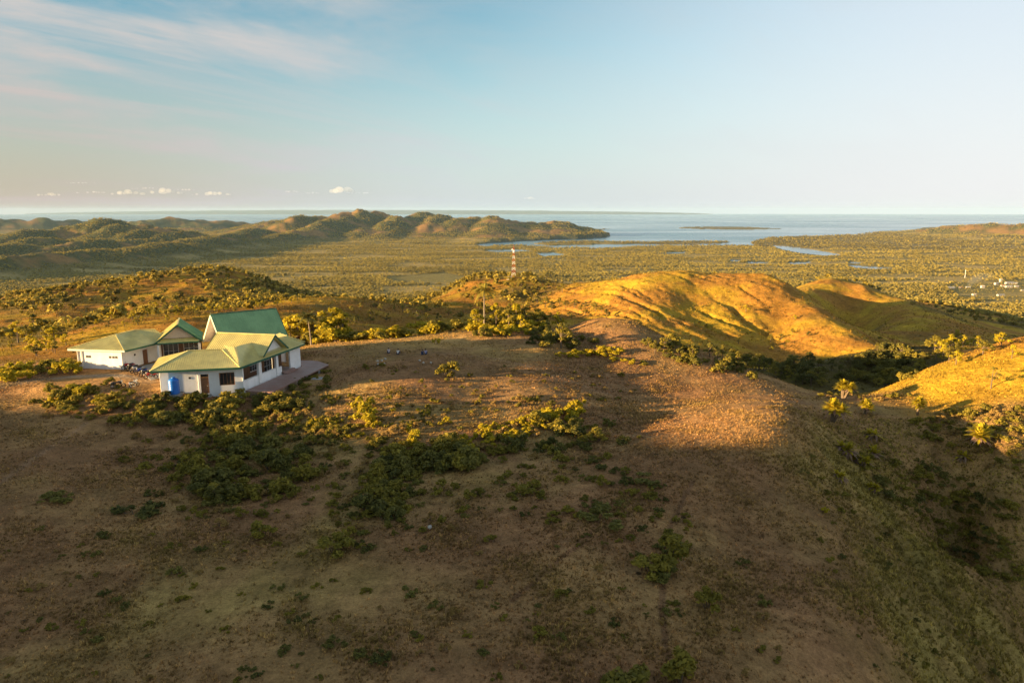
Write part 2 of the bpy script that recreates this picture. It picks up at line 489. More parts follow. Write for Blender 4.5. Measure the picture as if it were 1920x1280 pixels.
# ------------------------------------------------------------------ the hill up-sun (left behind the camera) that shades the foreground
_cs, _sn = math.cos(SUN_AZ), math.sin(SUN_AZ)
_edge = [(-58, 83, -1.2), (-34, 79.5, -1.6), (-15.7, 69.5, -1.6), (2, 69, -1.3), (20.5, 65.5, .1)]     # where the shade ends on the hilltop
_prof = sorted((-x_*_sn + y_*_cs, z_ + (x_*_cs + y_*_sn)*math.tan(SUN_EL)) for x_, y_, z_ in _edge)
_s0, _r0 = _prof[0]; _s1, _r1 = _prof[-1]
_prof_s = np.array([-500, -300, -150, _s0-55, _s0-24, _s0-10] + [q_[0] for q_ in _prof] + [_s1+10, _s1+30, _s1+65, _s1+125, _s1+205])
_prof_R = np.array([-10, 6, 14, _r0+9, _r0+6.5, _r0+3.4] + [q_[1] for q_ in _prof] + [_r1-4.5, _r1-12, _r1-22, _r1-34, _r1-54])
def caster(x, y):
    s = -x*_sn + y*_cs; d = x*_cs + y*_sn
    crest = np.interp(s, _prof_s, _prof_R) + 150*math.tan(SUN_EL)
    crest = crest + 2.6*fbm(s/9.0, s*0 + 3.3, 4, 0.6)*sstep(20, 45, s)
    w = np.exp(-((d + 150)/38.0)**2)*sstep(_s1 + 150, _s1 + 70, s)
    return crest, w

PADC = (-47.5, 97.0)
def height(x, y):
    x = np.asarray(x, float); y = np.asarray(y, float)
    r = np.hypot(x, y); f = sstep(1050, 1900, r)
    out = np.zeros_like(x)
    a = f < 1; b = f > 0
    out[a] += near_height(x[a], y[a])*(1-f[a])
    out[b] += far_land(x[b], y[b])*f[b]
    return out
def far_land(x, y):
    far = np.full_like(x, -197.6) + fbm(x/300.0, y/300.0, 3)*1.0 + far_height(x, y)
    return np.where(water_mask(x, y) & (far < -170), -204.0, far)
def near_height(x, y, detail=True):
    r = np.hypot(x, y)
    near = tps(x, y)
    crest, w = caster(x, y)
    near = near*(1-w) + np.maximum(crest, near)*w
    if detail:
        k = sstep(150, 420, r)
        az = np.arctan2(x, y)
        vis = 1.0
        kk = sstep(170, 260, r)
        near = near + fbm(x/9.0, y/9.0, 3)*(0.20 + 0.15*sstep(75, 55, y))*(1-w) + fbm(x/2.4, y/2.4, 2, 0.5, 4.0)*0.08
        gold = sstep(10, 60, x)*sstep(270, 330, y)*sstep(820, 720, y)          # the grassy hills on the right are smoother
        rough = 1 - 0.90*gold
        near = near + kk*rough*(fbm(x/95.0, y/95.0, 4, 0.5, 2.0)*5.0*k + (ridged(x/55.0, y/80.0, 4, 0.5, 5.0) - 0.6)*(1.6 + 2.6*sstep(300, 900, r)))
        # spurs and grooves running down the grassy flank on the right
        fl = sstep(0, 6, x - (24 + 0.23*(y-36)))*sstep(84, 72, y)*sstep(62, 52, x)*sstep(25, 40, y)
        pq = 0.62*x + 0.79*y + 1.6*fbm(x/8.0, y/8.0, 2, .5, 6.1); al_ = 0.79*x - 0.62*y
        near = near + fl*(1.0*perlin(pq/4.2, al_/26.0) - 0.9*np.exp(-(perlin(pq/3.1 + 7, al_/20.0)/0.13)**2) + 0.25*fbm(x/1.8, y/1.8, 3, .6, 2.0))
        # narrow rills running down the golden hills
        wv = 0.45*fbm(x/45.0, y/45.0, 4, 0.6, 4.4)
        for wl, dp, wd_, oo in ((34.0, 1.6, 0.06, 1.0), (15.0, 1.1, 0.09, 6.0), (7.5, 0.55, 0.13, 3.0)):
            g_ = perlin((x + 0.35*y)/wl + wv*(20.0/wl) + oo, y/190.0 + oo)
            near = near - gold*dp*np.exp(-(g_/wd_)**2)*(0.35 + 0.65*sstep(-.3, .3, fbm(x/60.0, y/60.0, 2, .5, 2.7)))
        near = near + gold*(0.9*fbm(x/15.0, y/22.0, 4, .6, 3.0) + 0.5*fbm(x/7.0, y/9.0, 3, .65, 13.0))
    # level ground round the house
    px, py = (x - PADC[0]), (y - PADC[1])
    c, s_ = math.cos(R(5)), math.sin(R(5))
    ex, ey = (px*c - py*s_)/20.0, (px*s_ + py*c)/11.5
    e = np.hypot(ex, ey)
    pad = sstep(1.30, 0.98, e)
    near = near*(1-pad) + (-0.06 - 1.15*sstep(-45, -36, x)*np.maximum(sstep(100, 88, y), 0.8*sstep(-36.5, -33, x)) + 0.04*fbm(x/3.0, y/3.0, 2))*pad
    return near

# ------------------------------------------------------------------ the ground as one polar sheet, finest where the photograph looks
def ring_radii():
    r = [3.0]
    while r[-1] < 1500: r.append(r[-1]*1.0075 + 0.0)
    # beyond, even steps of the angle below the horizon
    a0 = (CAM_Z - SEA)/r[-1]; a = a0
    while True:
        a -= 0.75/1280.0
        rr = (CAM_Z - SEA)/max(a, 1e-6)
        if rr > 24000 or a <= 0: break
        r.append(rr)
    r += [24000, 30000]
    return np.array(r)
RR = ring_radii()
_fine = np.arange(-42.5, 42.501, 0.125)
_coarse = np.arange(42.5 + 1.5, 360 - 42.5 - 0.1, 1.5)
AZ = np.radians(np.concatenate([_fine, _coarse]))
NR, NA = len(RR), len(AZ)
_gr, _gaz = np.meshgrid(RR, AZ, indexing='ij')
GX, GY = _gr*np.sin(_gaz), _gr*np.cos(_gaz)
GZ = height(GX.ravel(), GY.ravel()).reshape(NR, NA)
_AZW = np.concatenate([AZ, [AZ[0] + 2*np.pi]])
def ground_z(x, y):
    """height of the built sheet (bilinear)"""
    x = np.atleast_1d(np.asarray(x, float)); y = np.atleast_1d(np.asarray(y, float))
    r = np.clip(np.hypot(x, y), RR[0], RR[-1]*0.9999)
    a = np.arctan2(x, y); a = np.where(a < AZ[0], a + 2*np.pi, a)
    i = np.clip(np.searchsorted(RR, r) - 1, 0, NR-2); j = np.clip(np.searchsorted(_AZW, a) - 1, 0, NA-1)
    fr = (r - RR[i])/(RR[i+1] - RR[i]); fa = (a - _AZW[j])/(_AZW[j+1] - _AZW[j]); j2 = (j+1) % NA
    z0 = GZ[i, j]*(1-fa) + GZ[i, j2]*fa; z1 = GZ[i+1, j]*(1-fa) + GZ[i+1, j2]*fa
    return z0*(1-fr) + z1*fr
def gz(x, y): return float(ground_z(x, y)[0])
_TT = np.concatenate([np.geomspace(15, 1500, 900), np.geomspace(1510, 20000, 250)])
def on_ground(u, v):
    """the point of the ground that the photograph shows at a pixel"""
    a, b, c = pdir(u, v)
    h = CAM_Z + c*_TT - ground_z(a*_TT, b*_TT)
    k = np.argmax(h < 0)
    if h[k] >= 0: return None
    if k == 0: t = _TT[0]
    else:
        t0, t1 = _TT[k-1], _TT[k]; t = t0 + (t1-t0)*h[k-1]/(h[k-1]-h[k])
    return (a*t, b*t, gz(a*t, b*t))
def on_rim(u, v, ymax):
    """as on_ground, but a line of sight that clears the hilltop stops at its back rim"""
    g = on_ground(u, v); a, b, c = pdir(u, v)
    if g is not None and g[1] <= ymax: return g, 0.0
    t = ymax/b; z = gz(a*t, ymax)
    return (a*t, ymax, z), max(0.0, CAM_Z + c*t - z)

TRAILS = []
for pts_, wd_, colr in (([(0, 905), (60, 862), (120, 822), (165, 790)], .28, (.33, .20, .11)), ([(0, 722), (70, 714), (140, 706), (220, 704), (280, 716)], 1.1, (.36, .29, .21)),
                        ([(960, 1125), (1030, 1065), (1100, 1010), (1150, 940), (1220, 880)], .22, (.20, .10, .05)), ([(600, 752), (760, 752), (900, 757), (1050, 752), (1150, 748)], .3, (.16, .08, .04)),
                        ([(820, 660), (900, 668), (1000, 690), (1150, 742)], .35, (.34, .2, .1)), ([(1300, 900), (1250, 1000), (1240, 1140), (1260, 1280)], .25, (.19, .1, .05))):
    TRAILS.append(([on_ground(*q_)[:2] for q_ in pts_], wd_, np.array(colr)))
def ground_colour(x, y, z):
    r = np.hypot(x, y)
    n1 = fbm(x/14.0, y/14.0, 4, 0.55, 1.5); n2 = fbm(x/45.0, y/45.0, 4, 0.55, 8.0); n3 = fbm(x/4.0, y/4.0, 3, 0.6, 12.0)
    soil = np.array([0.292, 0.156, 0.070]); dry = np.array([0.350, 0.208, 0.082]); green = np.array([0.200, 0.165, 0.052])
    gold = np.array([0.42, 0.265, 0.025]); rust = np.array([0.34, 0.165, 0.030]); bare = np.array([0.40, 0.225, 0.088])
    olive = np.array([0.115, 0.100, 0.030]); sand = np.array([0.30, 0.24, 0.17])
    def mx(c, d, f): return c*(1-f[:, None]) + d*f[:, None]
    c = np.tile(soil, (len(x), 1))
    c = mx(c, dry, sstep(-0.3, 0.5, n1))
    g = sstep(0.05, 0.55, n2 + 0.5*n1)*0.55
    # the grassy flank that falls to the gully on the right
    g = np.maximum(g*0.8, sstep(-5, 9, x - (22 + 0.23*(y-36)) + 6*n1)*sstep(90, 70, y + 4*n1)*(1 - 0.65*sstep(-1, 4, x - (37.5 + 0.5*(70-y)) + 2*n3))*(0.75 + 0.6*n3 + 0.6*n1))
    g = g*sstep(140, 110, r)
    c = mx(c, np.array([0.345, 0.262, 0.074]), np.clip(g, 0, 0.9))
    streak = fbm(x/6.0, y/1.1, 3, .6, 5.5)                # cattle tracks along the contour
    c = c*(1 + 0.30*streak*sstep(130, 100, r))[:, None]
    for poly, wd_, colr in TRAILS:
        d_ = np.full(len(x), 99.0); m_ = r < 160
        for (xa, ya), (xb, yb) in zip(poly, poly[1:]):
            ex, ey = xb-xa, yb-ya; t_ = np.clip(((x[m_]-xa)*ex + (y[m_]-ya)*ey)/(ex*ex+ey*ey), 0, 1)
            d_[m_] = np.minimum(d_[m_], np.hypot(x[m_]-xa-ex*t_, y[m_]-ya-ey*t_))
        c = mx(c, colr, sstep(wd_*1.3, wd_*.5, d_ + .15*n3)*.8)
    # lit bare crown at the edge, the foot track along the saddle
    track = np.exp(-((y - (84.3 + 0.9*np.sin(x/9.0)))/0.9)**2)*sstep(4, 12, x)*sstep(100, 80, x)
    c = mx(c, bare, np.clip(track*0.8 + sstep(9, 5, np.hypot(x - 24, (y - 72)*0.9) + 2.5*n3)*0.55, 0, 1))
    lit_straw = sstep(112.5, 116, y + 1.2*n1)*sstep(-44, -36, x)*sstep(8, -14, x)*sstep(140, 126, y)  # dry grass behind the house, lightened to carry its sunlight in the colour
    c = mx(c, np.array([0.46, 0.285, 0.10]), np.clip(lit_straw*(0.8 + 0.6*streak), 0, 1))
    yard = sstep(4.5, 2.5, np.abs(np.hypot((x+58)/2.6, (y-90.5)) + 0.6*n3))
    c = mx(c, bare*0.95, np.clip(yard*0.8, 0, 1))
    # hills of the middle distance
    k = sstep(120, 175, y + 0.15*np.abs(x))
    mid = mx(np.tile(rust, (len(x), 1)), gold, sstep(-0.25, 0.35, n2 + 0.25*n1))
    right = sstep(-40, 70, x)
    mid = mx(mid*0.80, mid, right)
    wood = sstep(0.02, 0.30, fbm(x/120.0, y/120.0, 4, 0.6, 21.0) - 0.18*right + 0.20*sstep(400, 800, r))
    mid = mx(mid, olive, wood*0.75)
    rr = sstep(95, 112, x)*sstep(60, 90, y)
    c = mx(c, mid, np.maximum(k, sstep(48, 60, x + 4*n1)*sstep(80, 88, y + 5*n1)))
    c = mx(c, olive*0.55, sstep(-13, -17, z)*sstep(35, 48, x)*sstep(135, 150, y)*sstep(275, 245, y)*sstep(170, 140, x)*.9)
    # the coastal plain and the far hills
    f = sstep(1000, 1500, r)
    pl = mx(np.tile(np.array([0.20, 0.165, 0.055]), (len(x), 1)), np.array([0.36, 0.26, 0.09]), sstep(-0.05, 0.45, fbm(x/420.0, y/160.0, 4, 0.6, 2.2)))
    hh = sstep(-188, -165, z)
    hn = fbm(x/330.0, y/330.0, 5, 0.6, 6.6)
    hill = mx(np.tile(np.array([0.075, 0.078, 0.026]), (len(x), 1)), np.array([0.26, 0.145, 0.050]), sstep(0.04, 0.28, hn + 0.06*sstep(4600, 5600, r) - 0.1*sstep(0, -1600, x)*sstep(5000, 4500, r)))
    pl = mx(pl, hill, hh)
    w = z < -199
    pl[w] = np.array([0.10, 0.10, 0.07])
    shore = (z < -196.9) & ~w & (r > 4500)
    pl[shore] = pl[shore]*0.6 + sand*0.2
    return mx(c, pl, f)

def ground_material():
    m, nt, b, out = new_mat('ground_grass_and_soil')
    g = nt.nodes.new('ShaderNodeNewGeometry').outputs['Position']
    at = nt.nodes.new('ShaderNodeAttribute'); at.attribute_name = 'cover'
    n1 = noise_node(nt, 0.9, 6, 0.7, g); n2 = noise_node(nt, 5.0, 5, 0.7, g); n3 = noise_node(nt, 0.03, 8, 0.72, g)
    n4 = noise_node(nt, 0.20, 6, 0.72, g)
    f = math_node(nt, 'ADD', math_node(nt, 'MULTIPLY', n1, 0.5), math_node(nt, 'MULTIPLY', n2, 0.5))
    k = math_node(nt, 'MULTIPLY', map_range(nt, f, 0.32, 0.68, 0.50, 1.5, False), map_range(nt, n4, 0.3, 0.7, 0.70, 1.30, False))
    k2 = map_range(nt, n3, 0.3, 0.7, 0.72, 1.28, False)
    kk = math_node(nt, 'MULTIPLY', k, k2)
    comb = nt.nodes.new('ShaderNodeCombineColor')
    for i in range(3): nt.links.new(kk, comb.inputs[i])
    col = mix_col(nt, 1.0, at.outputs['Color'], comb.outputs[0], 'MULTIPLY')
    # small dark holes and dung spots in the turf
    vo = nt.nodes.new('ShaderNodeTexVoronoi'); vo.inputs['Scale'].default_value = 0.42
    nt.links.new(g, vo.inputs['Vector'])
    sp = map_range(nt, vo.outputs['Distance'], 0.07, 0.12, 1.0, 0.0)
    rs = nt.nodes.new('ShaderNodeSeparateColor'); nt.links.new(vo.outputs['Color'], rs.inputs[0])
    keep = math_node(nt, 'GREATER_THAN', rs.outputs[0], 0.80)
    col = mix_col(nt, math_node(nt, 'MULTIPLY', math_node(nt, 'MULTIPLY', sp, keep), 0.85), col, (0.022, 0.016, 0.010))
    nt.links.new(col, b.inputs['Base Color'])
    b.inputs['Roughness'].default_value = 0.95
    b.inputs['Specular IOR Level'].default_value = 0.05
    h = math_node(nt, 'ADD', math_node(nt, 'MULTIPLY', n1, 0.6), math_node(nt, 'MULTIPLY', n2, 0.4))
    h = math_node(nt, 'ADD', h, math_node(nt, 'MULTIPLY', n4, 3.0))
    bump(nt, b, h, 0.85, 0.55)
    return m
M_GROUND = ground_material()

def build_ground():
    verts = np.stack([GX, GY, GZ], -1).reshape(-1, 3)
    i, j = np.meshgrid(np.arange(NR-1), np.arange(NA), indexing='ij')
    j2 = (j+1) % NA
    q = np.stack([i*NA + j, (i+1)*NA + j, (i+1)*NA + j2, i*NA + j2], -1).reshape(-1, 4)[:, ::-1]
    me = np_mesh('ground', verts, q, M_GROUND, True)
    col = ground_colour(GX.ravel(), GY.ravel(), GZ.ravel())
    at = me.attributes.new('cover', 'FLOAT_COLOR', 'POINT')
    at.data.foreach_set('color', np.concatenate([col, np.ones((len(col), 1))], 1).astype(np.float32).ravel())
    return tag(link('ground', me), kind='structure')
ground = build_ground()

# ------------------------------------------------------------------ sea, faint coast beyond it
def build_sea():
    m, nt, b, out = new_mat('sea_water')
    g = nt.nodes.new('ShaderNodeNewGeometry').outputs['Position']
    mp = nt.nodes.new('ShaderNodeMapping'); nt.links.new(g, mp.inputs[0]); mp.inputs['Scale'].default_value = (0.00035, 0.0011, 1)
    n = noise_node(nt, 1.0, 5, 0.6, mp.outputs[0])
    col = mix_col(nt, map_range(nt, n, 0.35, 0.65), (0.030, 0.105, 0.165), (0.050, 0.150, 0.215))
    nt.links.new(col, b.inputs['Base Color'])
    nt.links.new(map_range(nt, n, 0.3, 0.7, 0.10, 0.30), b.inputs['Roughness'])
    b.inputs['Specular IOR Level'].default_value = 0.5; b.inputs['IOR'].default_value = 1.33
    bump(nt, b, noise_node(nt, 0.25, 3, 0.6, g), 0.25, 0.5)
    n_ = 96
    rr = [900.0, 3000.0, 8000.0, 20000.0, 60000.0]
    v = [(r_*math.cos(2*math.pi*k/n_), r_*math.sin(2*math.pi*k/n_), SEA) for r_ in rr for k in range(n_)]
    f = [(a*n_+k, (a+1)*n_+k, (a+1)*n_+(k+1) % n_, a*n_+(k+1) % n_) for a in range(len(rr)-1) for k in range(n_)]
    return tag(link('sea', np_mesh('sea', v, f, m, False)), kind='structure')
build_sea()
def far_coast():
    m = weathered('far_coast_forest', (0.05, 0.06, 0.03), (0.12, 0.09, 0.05), 0.002)
    nu = 260; us = np.linspace(60, 1330, nu)
    v, f = [], []
    for i, u in enumerate(us):
        e = math.sin(math.pi*(i/(nu-1)))**0.6
        h = e*(60 + 95*abs(float(fbm(np.array([u/120.0]), np.array([2.0]), 4)[0])) + 30*float(fbm(np.array([u/33.0]), np.array([7.0]), 3)[0]))
        for yy, zz in ((50000, SEA-1), (51000, SEA + 0.5*h + 120*e), (53000, SEA + 250*e + 0.9*h), (56000, SEA-1)):
            v.append(((u-960)/1280.0*yy, yy, zz))
    for i in range(nu-1):
        for k in range(3): f.append((i*4+k, (i+1)*4+k, (i+1)*4+k+1, i*4+k+1))
    return tag(link('far_mountains', np_mesh('far_mountains', v, f, m, True)), kind='structure')
far_coast()

# ------------------------------------------------------------------ the air
def build_haze():
    m = bpy.data.materials.new('haze_air'); m.use_nodes = True
    nt = m.node_tree; nt.nodes.clear()
    out = nt.nodes.new('ShaderNodeOutputMaterial'); v = nt.nodes.new('ShaderNodeVolumePrincipled')
    v.inputs['Color'].default_value = (0.42, 0.64, 0.90, 1)
    v.inputs['Density'].default_value = 1.15e-5
    v.inputs['Anisotropy'].default_value = 0.0
    nt.links.new(v.outputs[0], out.inputs['Volume'])
    o = MB().box(-62000, 62000, -62000, 62000, -206.5, 232).build('haze', m)
    return tag(o, kind='stuff')
build_haze()
# ------------------------------------------------------------------ house materials
M_WALL = weathered('white_wall_paint', (0.82, 0.82, 0.82), (0.71, 0.70, 0.68), 0.5, 0.75, 0.0, fine=3.0, streaks=True)
M_TRIM = weathered('white_trim', (0.80, 0.79, 0.77), (0.74, 0.73, 0.70), 2.0, 0.6)
M_SOFFIT = weathered('soffit_board', (0.52, 0.46, 0.40), (0.44, 0.38, 0.33), 1.5, 0.8)
M_ROOF = weathered('green_sheet_roof', (0.68, 0.60, 0.235), (0.54, 0.47, 0.19), 0.6, 0.5, spec=0.35, fine=2.0, streaks=True)
M_ROOFD = weathered('deep_green_sheet_roof', (0.26, 0.43, 0.20), (0.205, 0.345, 0.16), 0.6, 0.5, spec=0.35, fine=2.0, streaks=True)
M_FASCIA = weathered('green_fascia', (0.030, 0.125, 0.075), (0.022, 0.10, 0.062), 2.0, 0.5)
M_WOOD = weathered('brown_timber', (0.26, 0.125, 0.060), (0.17, 0.080, 0.040), 3.0, 0.6)
M_DARK = weathered('dark_interior', (0.035, 0.028, 0.024), (0.022, 0.018, 0.015), 2.0, 0.8)
M_FLOOR = weathered('terrace_tile', (0.25, 0.135, 0.105), (0.30, 0.20, 0.17), 0.4, 0.5, fine=4.0)
M_CONC = weathered('grey_concrete', (0.36, 0.34, 0.31), (0.27, 0.255, 0.235), 1.2, 0.85, 0.1)
M_PLANK = weathered('weathered_plank', (0.30, 0.21, 0.13), (0.19, 0.13, 0.08), 4.0, 0.85, 0.1)
M_BLUE = weathered('blue_plastic', (0.008, 0.125, 0.50), (0.010, 0.15, 0.55), 1.0, 0.35, spec=0.5)
def glass_mat():
    m, nt, b, out = new_mat('window_glass')
    b.inputs['Base Color'].default_value = (0.030, 0.030, 0.032, 1)
    b.inputs['Roughness'].default_value = 0.06
    b.inputs['Specular IOR Level'].default_value = 0.8
    return m
M_GLASS = glass_mat()

HO = Vector((-46.0, 96.0, 0.0))
house = empty('hilltop_house', HO)
tag(house, 'white house with angled wings and green sheet roofs on the hilltop', 'house')
def hb(mb, name, mat, parent=None, smooth=False):
    me = mb.mesh(name, mat, smooth); me.transform(Matrix.Translation(-HO))
    return link(name, me, parent or house)
V2 = lambda p: Vector((p[0], p[1], 0))
def s_of_u(p0, p1, u):
    """distance along a wall line at which it shows at column u"""
    k = (u - 960)/1280.0
    # x = k*t with t about y/0.975
    d = (V2(p1) - V2(p0)); L_ = d.length; d = d/L_
    lo, hi = -5.0, L_ + 5
    for _ in range(40):
        m_ = (lo+hi)/2; q = V2(p0) + d*m_
        if q.x/(q.y/0.974) < k: lo = m_
        else: hi = m_
    return (lo+hi)/2
def wall(p0, p1, z0, z1, th, openings, name='wall', mat=None, parent=None):
    """wall along p0-p1 (outside on the right-hand side of the direction), with real openings (s0,s1,h0,h1)"""
    d = V2(p1) - V2(p0); L_ = d.length; d.normalize(); n = Vector((-d.y, d.x, 0))    # n points inwards
    mb = MB()
    def piece(s0, s1, a, b):
        if s1 - s0 < 1e-3 or b - a < 1e-3: return
        q = [V2(p0)+d*s0, V2(p0)+d*s1, V2(p0)+d*s1+n*th, V2(p0)+d*s0+n*th]
        mb.prism([(v.x, v.y) for v in q], a, b)
    cur = 0.0
    for s0, s1, h0, h1 in sorted(openings):
        piece(cur, s0, z0, z1); piece(s0, s1, z0, h0); piece(s0, s1, h1, z1); cur = s1
    piece(cur, L_, z0, z1)
    return hb(mb, name, mat or M_WALL, parent), d, n
def window(p0, d, n, s0, s1, h0, h1, th=0.18, cols=2, rows=1, name='window', frame=M_TRIM, pane_mat=None):
    q = lambda s, k: V2(p0) + d*s + n*k
    fr = MB(); w = 0.07
    def rect(a, b, c, e, k0, k1):
        pts = [q(a, k0), q(b, k0), q(b, k1), q(a, k1)]
        return [(v.x, v.y) for v in pts], c, e
    for a, b, c, e in ((s0, s1, h0, h0+w), (s0, s1, h1-w, h1), (s0, s0+w, h0+w, h1-w), (s1-w, s1, h0+w, h1-w)):
        fr.prism(*rect(a, b, c, e, 0.05, 0.13))
    f = hb(fr, name, frame)
    cw = (s1-s0-2*w)/cols; rh = (h1-h0-2*w)/rows
    for i in range(cols):
        for j in range(rows):
            g = MB(); g.prism(*rect(s0+w+i*cw+0.025, s0+w+(i+1)*cw-0.025, h0+w+j*rh+0.02, h0+w+(j+1)*rh-0.02, 0.085, 0.10))
            hb(g, 'pane', pane_mat or M_GLASS, f)
    mu = MB()
    for i in range(1, cols): mu.prism(*rect(s0+w+i*cw-0.025, s0+w+i*cw+0.025, h0+w, h1-w, 0.06, 0.12))
    for j in range(1, rows): mu.prism(*rect(s0+w, s1-w, h0+w+j*rh-0.02, h0+w+j*rh+0.02, 0.065, 0.115))
    if mu.v: hb(mu, 'mullion', frame, f)
    return f

def slope(pts, mat=None, th=0.09, pitch=0.27, name='roof_slope', rib=0.075, ribs=True):
    """a roof plane (outward order), with standing ribs that run up the slope"""
    o = hb(MB().slab(pts, th), name, mat or M_ROOF)
    if not ribs: return o
    q = [Vector(p) for p in pts]
    n = Vector((0, 0, 0))
    for i in range(len(q)): n += (q[i] - q[0]).cross(q[(i+1) % len(q)] - q[0])
    n.normalize()
    up = (Vector((0, 0, 1)) - n*n.z).normalized(); al = up.cross(n).normalized()
    c = q[0]
    p2 = [((p-c).dot(al), (p-c).dot(up)) for p in q]
    s0, s1 = min(p[0] for p in p2), max(p[0] for p in p2)
    mb = MB(); s = s0 + pitch*0.5
    while s < s1:
        hit = []
        for i in range(len(p2)):
            (a, b), (a2, b2) = p2[i], p2[(i+1) % len(p2)]
            if (a > s) != (a2 > s): hit.append(b + (b2-b)*(s-a)/(a2-a))
        if len(hit) >= 2:
            h0, h1 = min(hit), max(hit)
            if h1 - h0 > 0.15:
                A = c + al*s + up*(h0+0.01) + n*0.02; B = c + al*s + up*(h1-0.02) + n*0.02
                mb.bar(A, B, rib, 0.06, up=n)
        s += pitch
    if mb.v: tag(hb(mb, 'rib', mat or M_ROOF, o), kind='stuff')
    return o
def cap(pts, mat=None, w=0.22, name='ridge_cap'):
    mb = MB()
    for a, b in zip(pts, pts[1:]): mb.bar(Vector(a)+Vector((0,0,0.05)), Vector(b)+Vector((0,0,0.05)), w, 0.07)
    return hb(mb, name, mat or M_ROOF)
def fascia(pts, mat=None, h=0.26, name='fascia'):
    mb = MB()
    for a, b in zip(pts, pts[1:]):
        a, b = Vector(a), Vector(b); mb.bar(a - Vector((0,0,h*0.52)), b - Vector((0,0,h*0.52)), 0.06, h)
    return hb(mb, name, mat or M_FASCIA)

# ---- near wing: hip roof over the front rooms
EL, ER, ELb = Vector((-46.0, 84.4, 3.05)), Vector((-35.4, 86.75, 3.05)), Vector((-49.0, 92.6, 3.05))
A1, A2 = Vector((-43.15, 89.0, 4.75)), Vector((-39.0, 90.1, 4.75))
RB = Vector((-31.8, 102.9, 3.05))
slope([EL, ER, A2, A1])
slope([ELb, EL, A1])
slope([A1, A2, Vector((-40.6, 95.6, 3.05)), ELb], ribs=False)
cap([EL, A1, A2, ER]); 
fascia([ELb, EL, ER], mat=M_FASCIA)
# front wall
Wl, Wr = (-45.25, 85.45), (-35.55, 87.55)
FZ = -1.5
w_, d_, n_ = wall(Wl, Wr, FZ, 2.92, 0.18, [(4.75, 5.75, -0.45, 2.15), (7.05, 8.95, 0.55, 2.25)])
hw = window(Wl, d_, n_, 7.05, 8.95, 0.55, 2.25, cols=4, frame=M_WOOD)
tag(hw, label='timber framed window in the front wall right of the door')
# front door with frame and steps
q = lambda s, k: V2(Wl) + d_*s + n_*k
dr = MB()
dr.prism([(v.x, v.y) for v in (q(4.80, .10), q(5.70, .10), q(5.70, .15), q(4.80, .15))], -0.45, 1.70)
door = hb(dr, 'door', M_WOOD)
hb(MB().prism([(v.x, v.y) for v in (q(4.80, .08), q(5.70, .08), q(5.70, .14), q(4.80, .14))], 1.76, 2.12), 'transom', M_GLASS, door)
hb(MB().ball(tuple(q(5.58, .04) + Vector((0, 0, 0.55))), 0.05), 'handle', M_TRIM, door)
for k in range(4):
    st = MB(); a = -0.3*(k+1)
    st.prism([(v.x, v.y) for v in (q(4.55, a), q(5.95, a), q(5.95, a+0.31), q(4.55, a+0.31))], FZ, -0.50 - 0.20*k)
    hb(st, 'step', M_CONC)
# corner posts, downpipes, vent, plinth
for s_ in (0.0, 4.55, 9.98):
    mb = MB(); mb.tube([q(s_, -0.12) + Vector((0, 0, FZ)), q(s_, -0.12) + Vector((0, 0, 2.75)), q(s_, -0.55) + Vector((0, 0, 2.93))], 0.06, 8)
    hb(mb, 'downpipe', M_TRIM)
hb(MB().prism([(v.x, v.y) for v in (q(3.35, -.03), q(3.62, -.03), q(3.62, .02), q(3.35, .02))], 1.62, 1.88), 'vent', M_DARK)
hb(MB().prism([(v.x, v.y) for v in (q(-0.2, -.55), q(4.5, -.55), q(4.5, -.02), q(-0.2, -.02))], FZ, -0.42), 'plinth', M_CONC)
# left wall of the near wing
Wlb = (-48.2, 92.6)
wall(Wlb, (Wl[0], Wl[1]), -0.4, 2.92, 0.18, [(3.2, 4.2, 0.9, 2.0)])

# ---- right hall: long low slope, parapet gallery, cross gable
GR, GL = Vector((-33.55, 95.2, 5.8)), Vector((-42.6, 97.0, 5.8))
GF, GB = Vector((-34.1, 92.0, 3.62)), Vector((-32.75, 97.7, 3.62))
sk1 = Vector((-37.4, 91.0, 4.98))
skT = Vector((-35.2, 101.4, 4.65))
slope([ER, RB, skT, sk1, A2], mat=M_ROOF)
fascia([ER, RB, Vector((-34.9, 105.6, 3.2))])
# cross gable roof (front slope to the camera)
GFl, GBl = GF + (GL-GR), GB + (GL-GR)
dz = Vector((0, 0, -0.25)); fo = (GF-GR).normalized()*0.3
slope([GFl+fo, GF+fo, GR, GL], mat=M_ROOF, ribs=True, pitch=0.3, rib=0.05)
bo = (GB-GR).normalized()*0.3
slope([GB+bo, GBl+bo, GL, GR], mat=M_ROOF, ribs=False)
cap([GL, GR], w=0.26)
fascia([GF+fo, GR, GB+bo], h=0.22)
fascia([GFl+fo, GL, GBl+bo], h=0.22)
ins = (GL-GR).normalized()*0.75
gw = MB(); a_, b_, c_ = GF+ins+Vector((0,0,-.5)), GB+ins+Vector((0,0,-.5)), GR+ins+Vector((0,0,-.12))
gw.slab([a_, b_, c_], 0.12); hb(gw, 'gable_wall', M_WALL)
gw = MB(); a_, b_, c_ = GBl-ins+Vector((0,0,-.5)), GFl-ins+Vector((0,0,-.5)), GL-ins+Vector((0,0,-.12))
gw.slab([a_, b_, c_], 0.12); hb(gw, 'gable_wall', M_WALL)
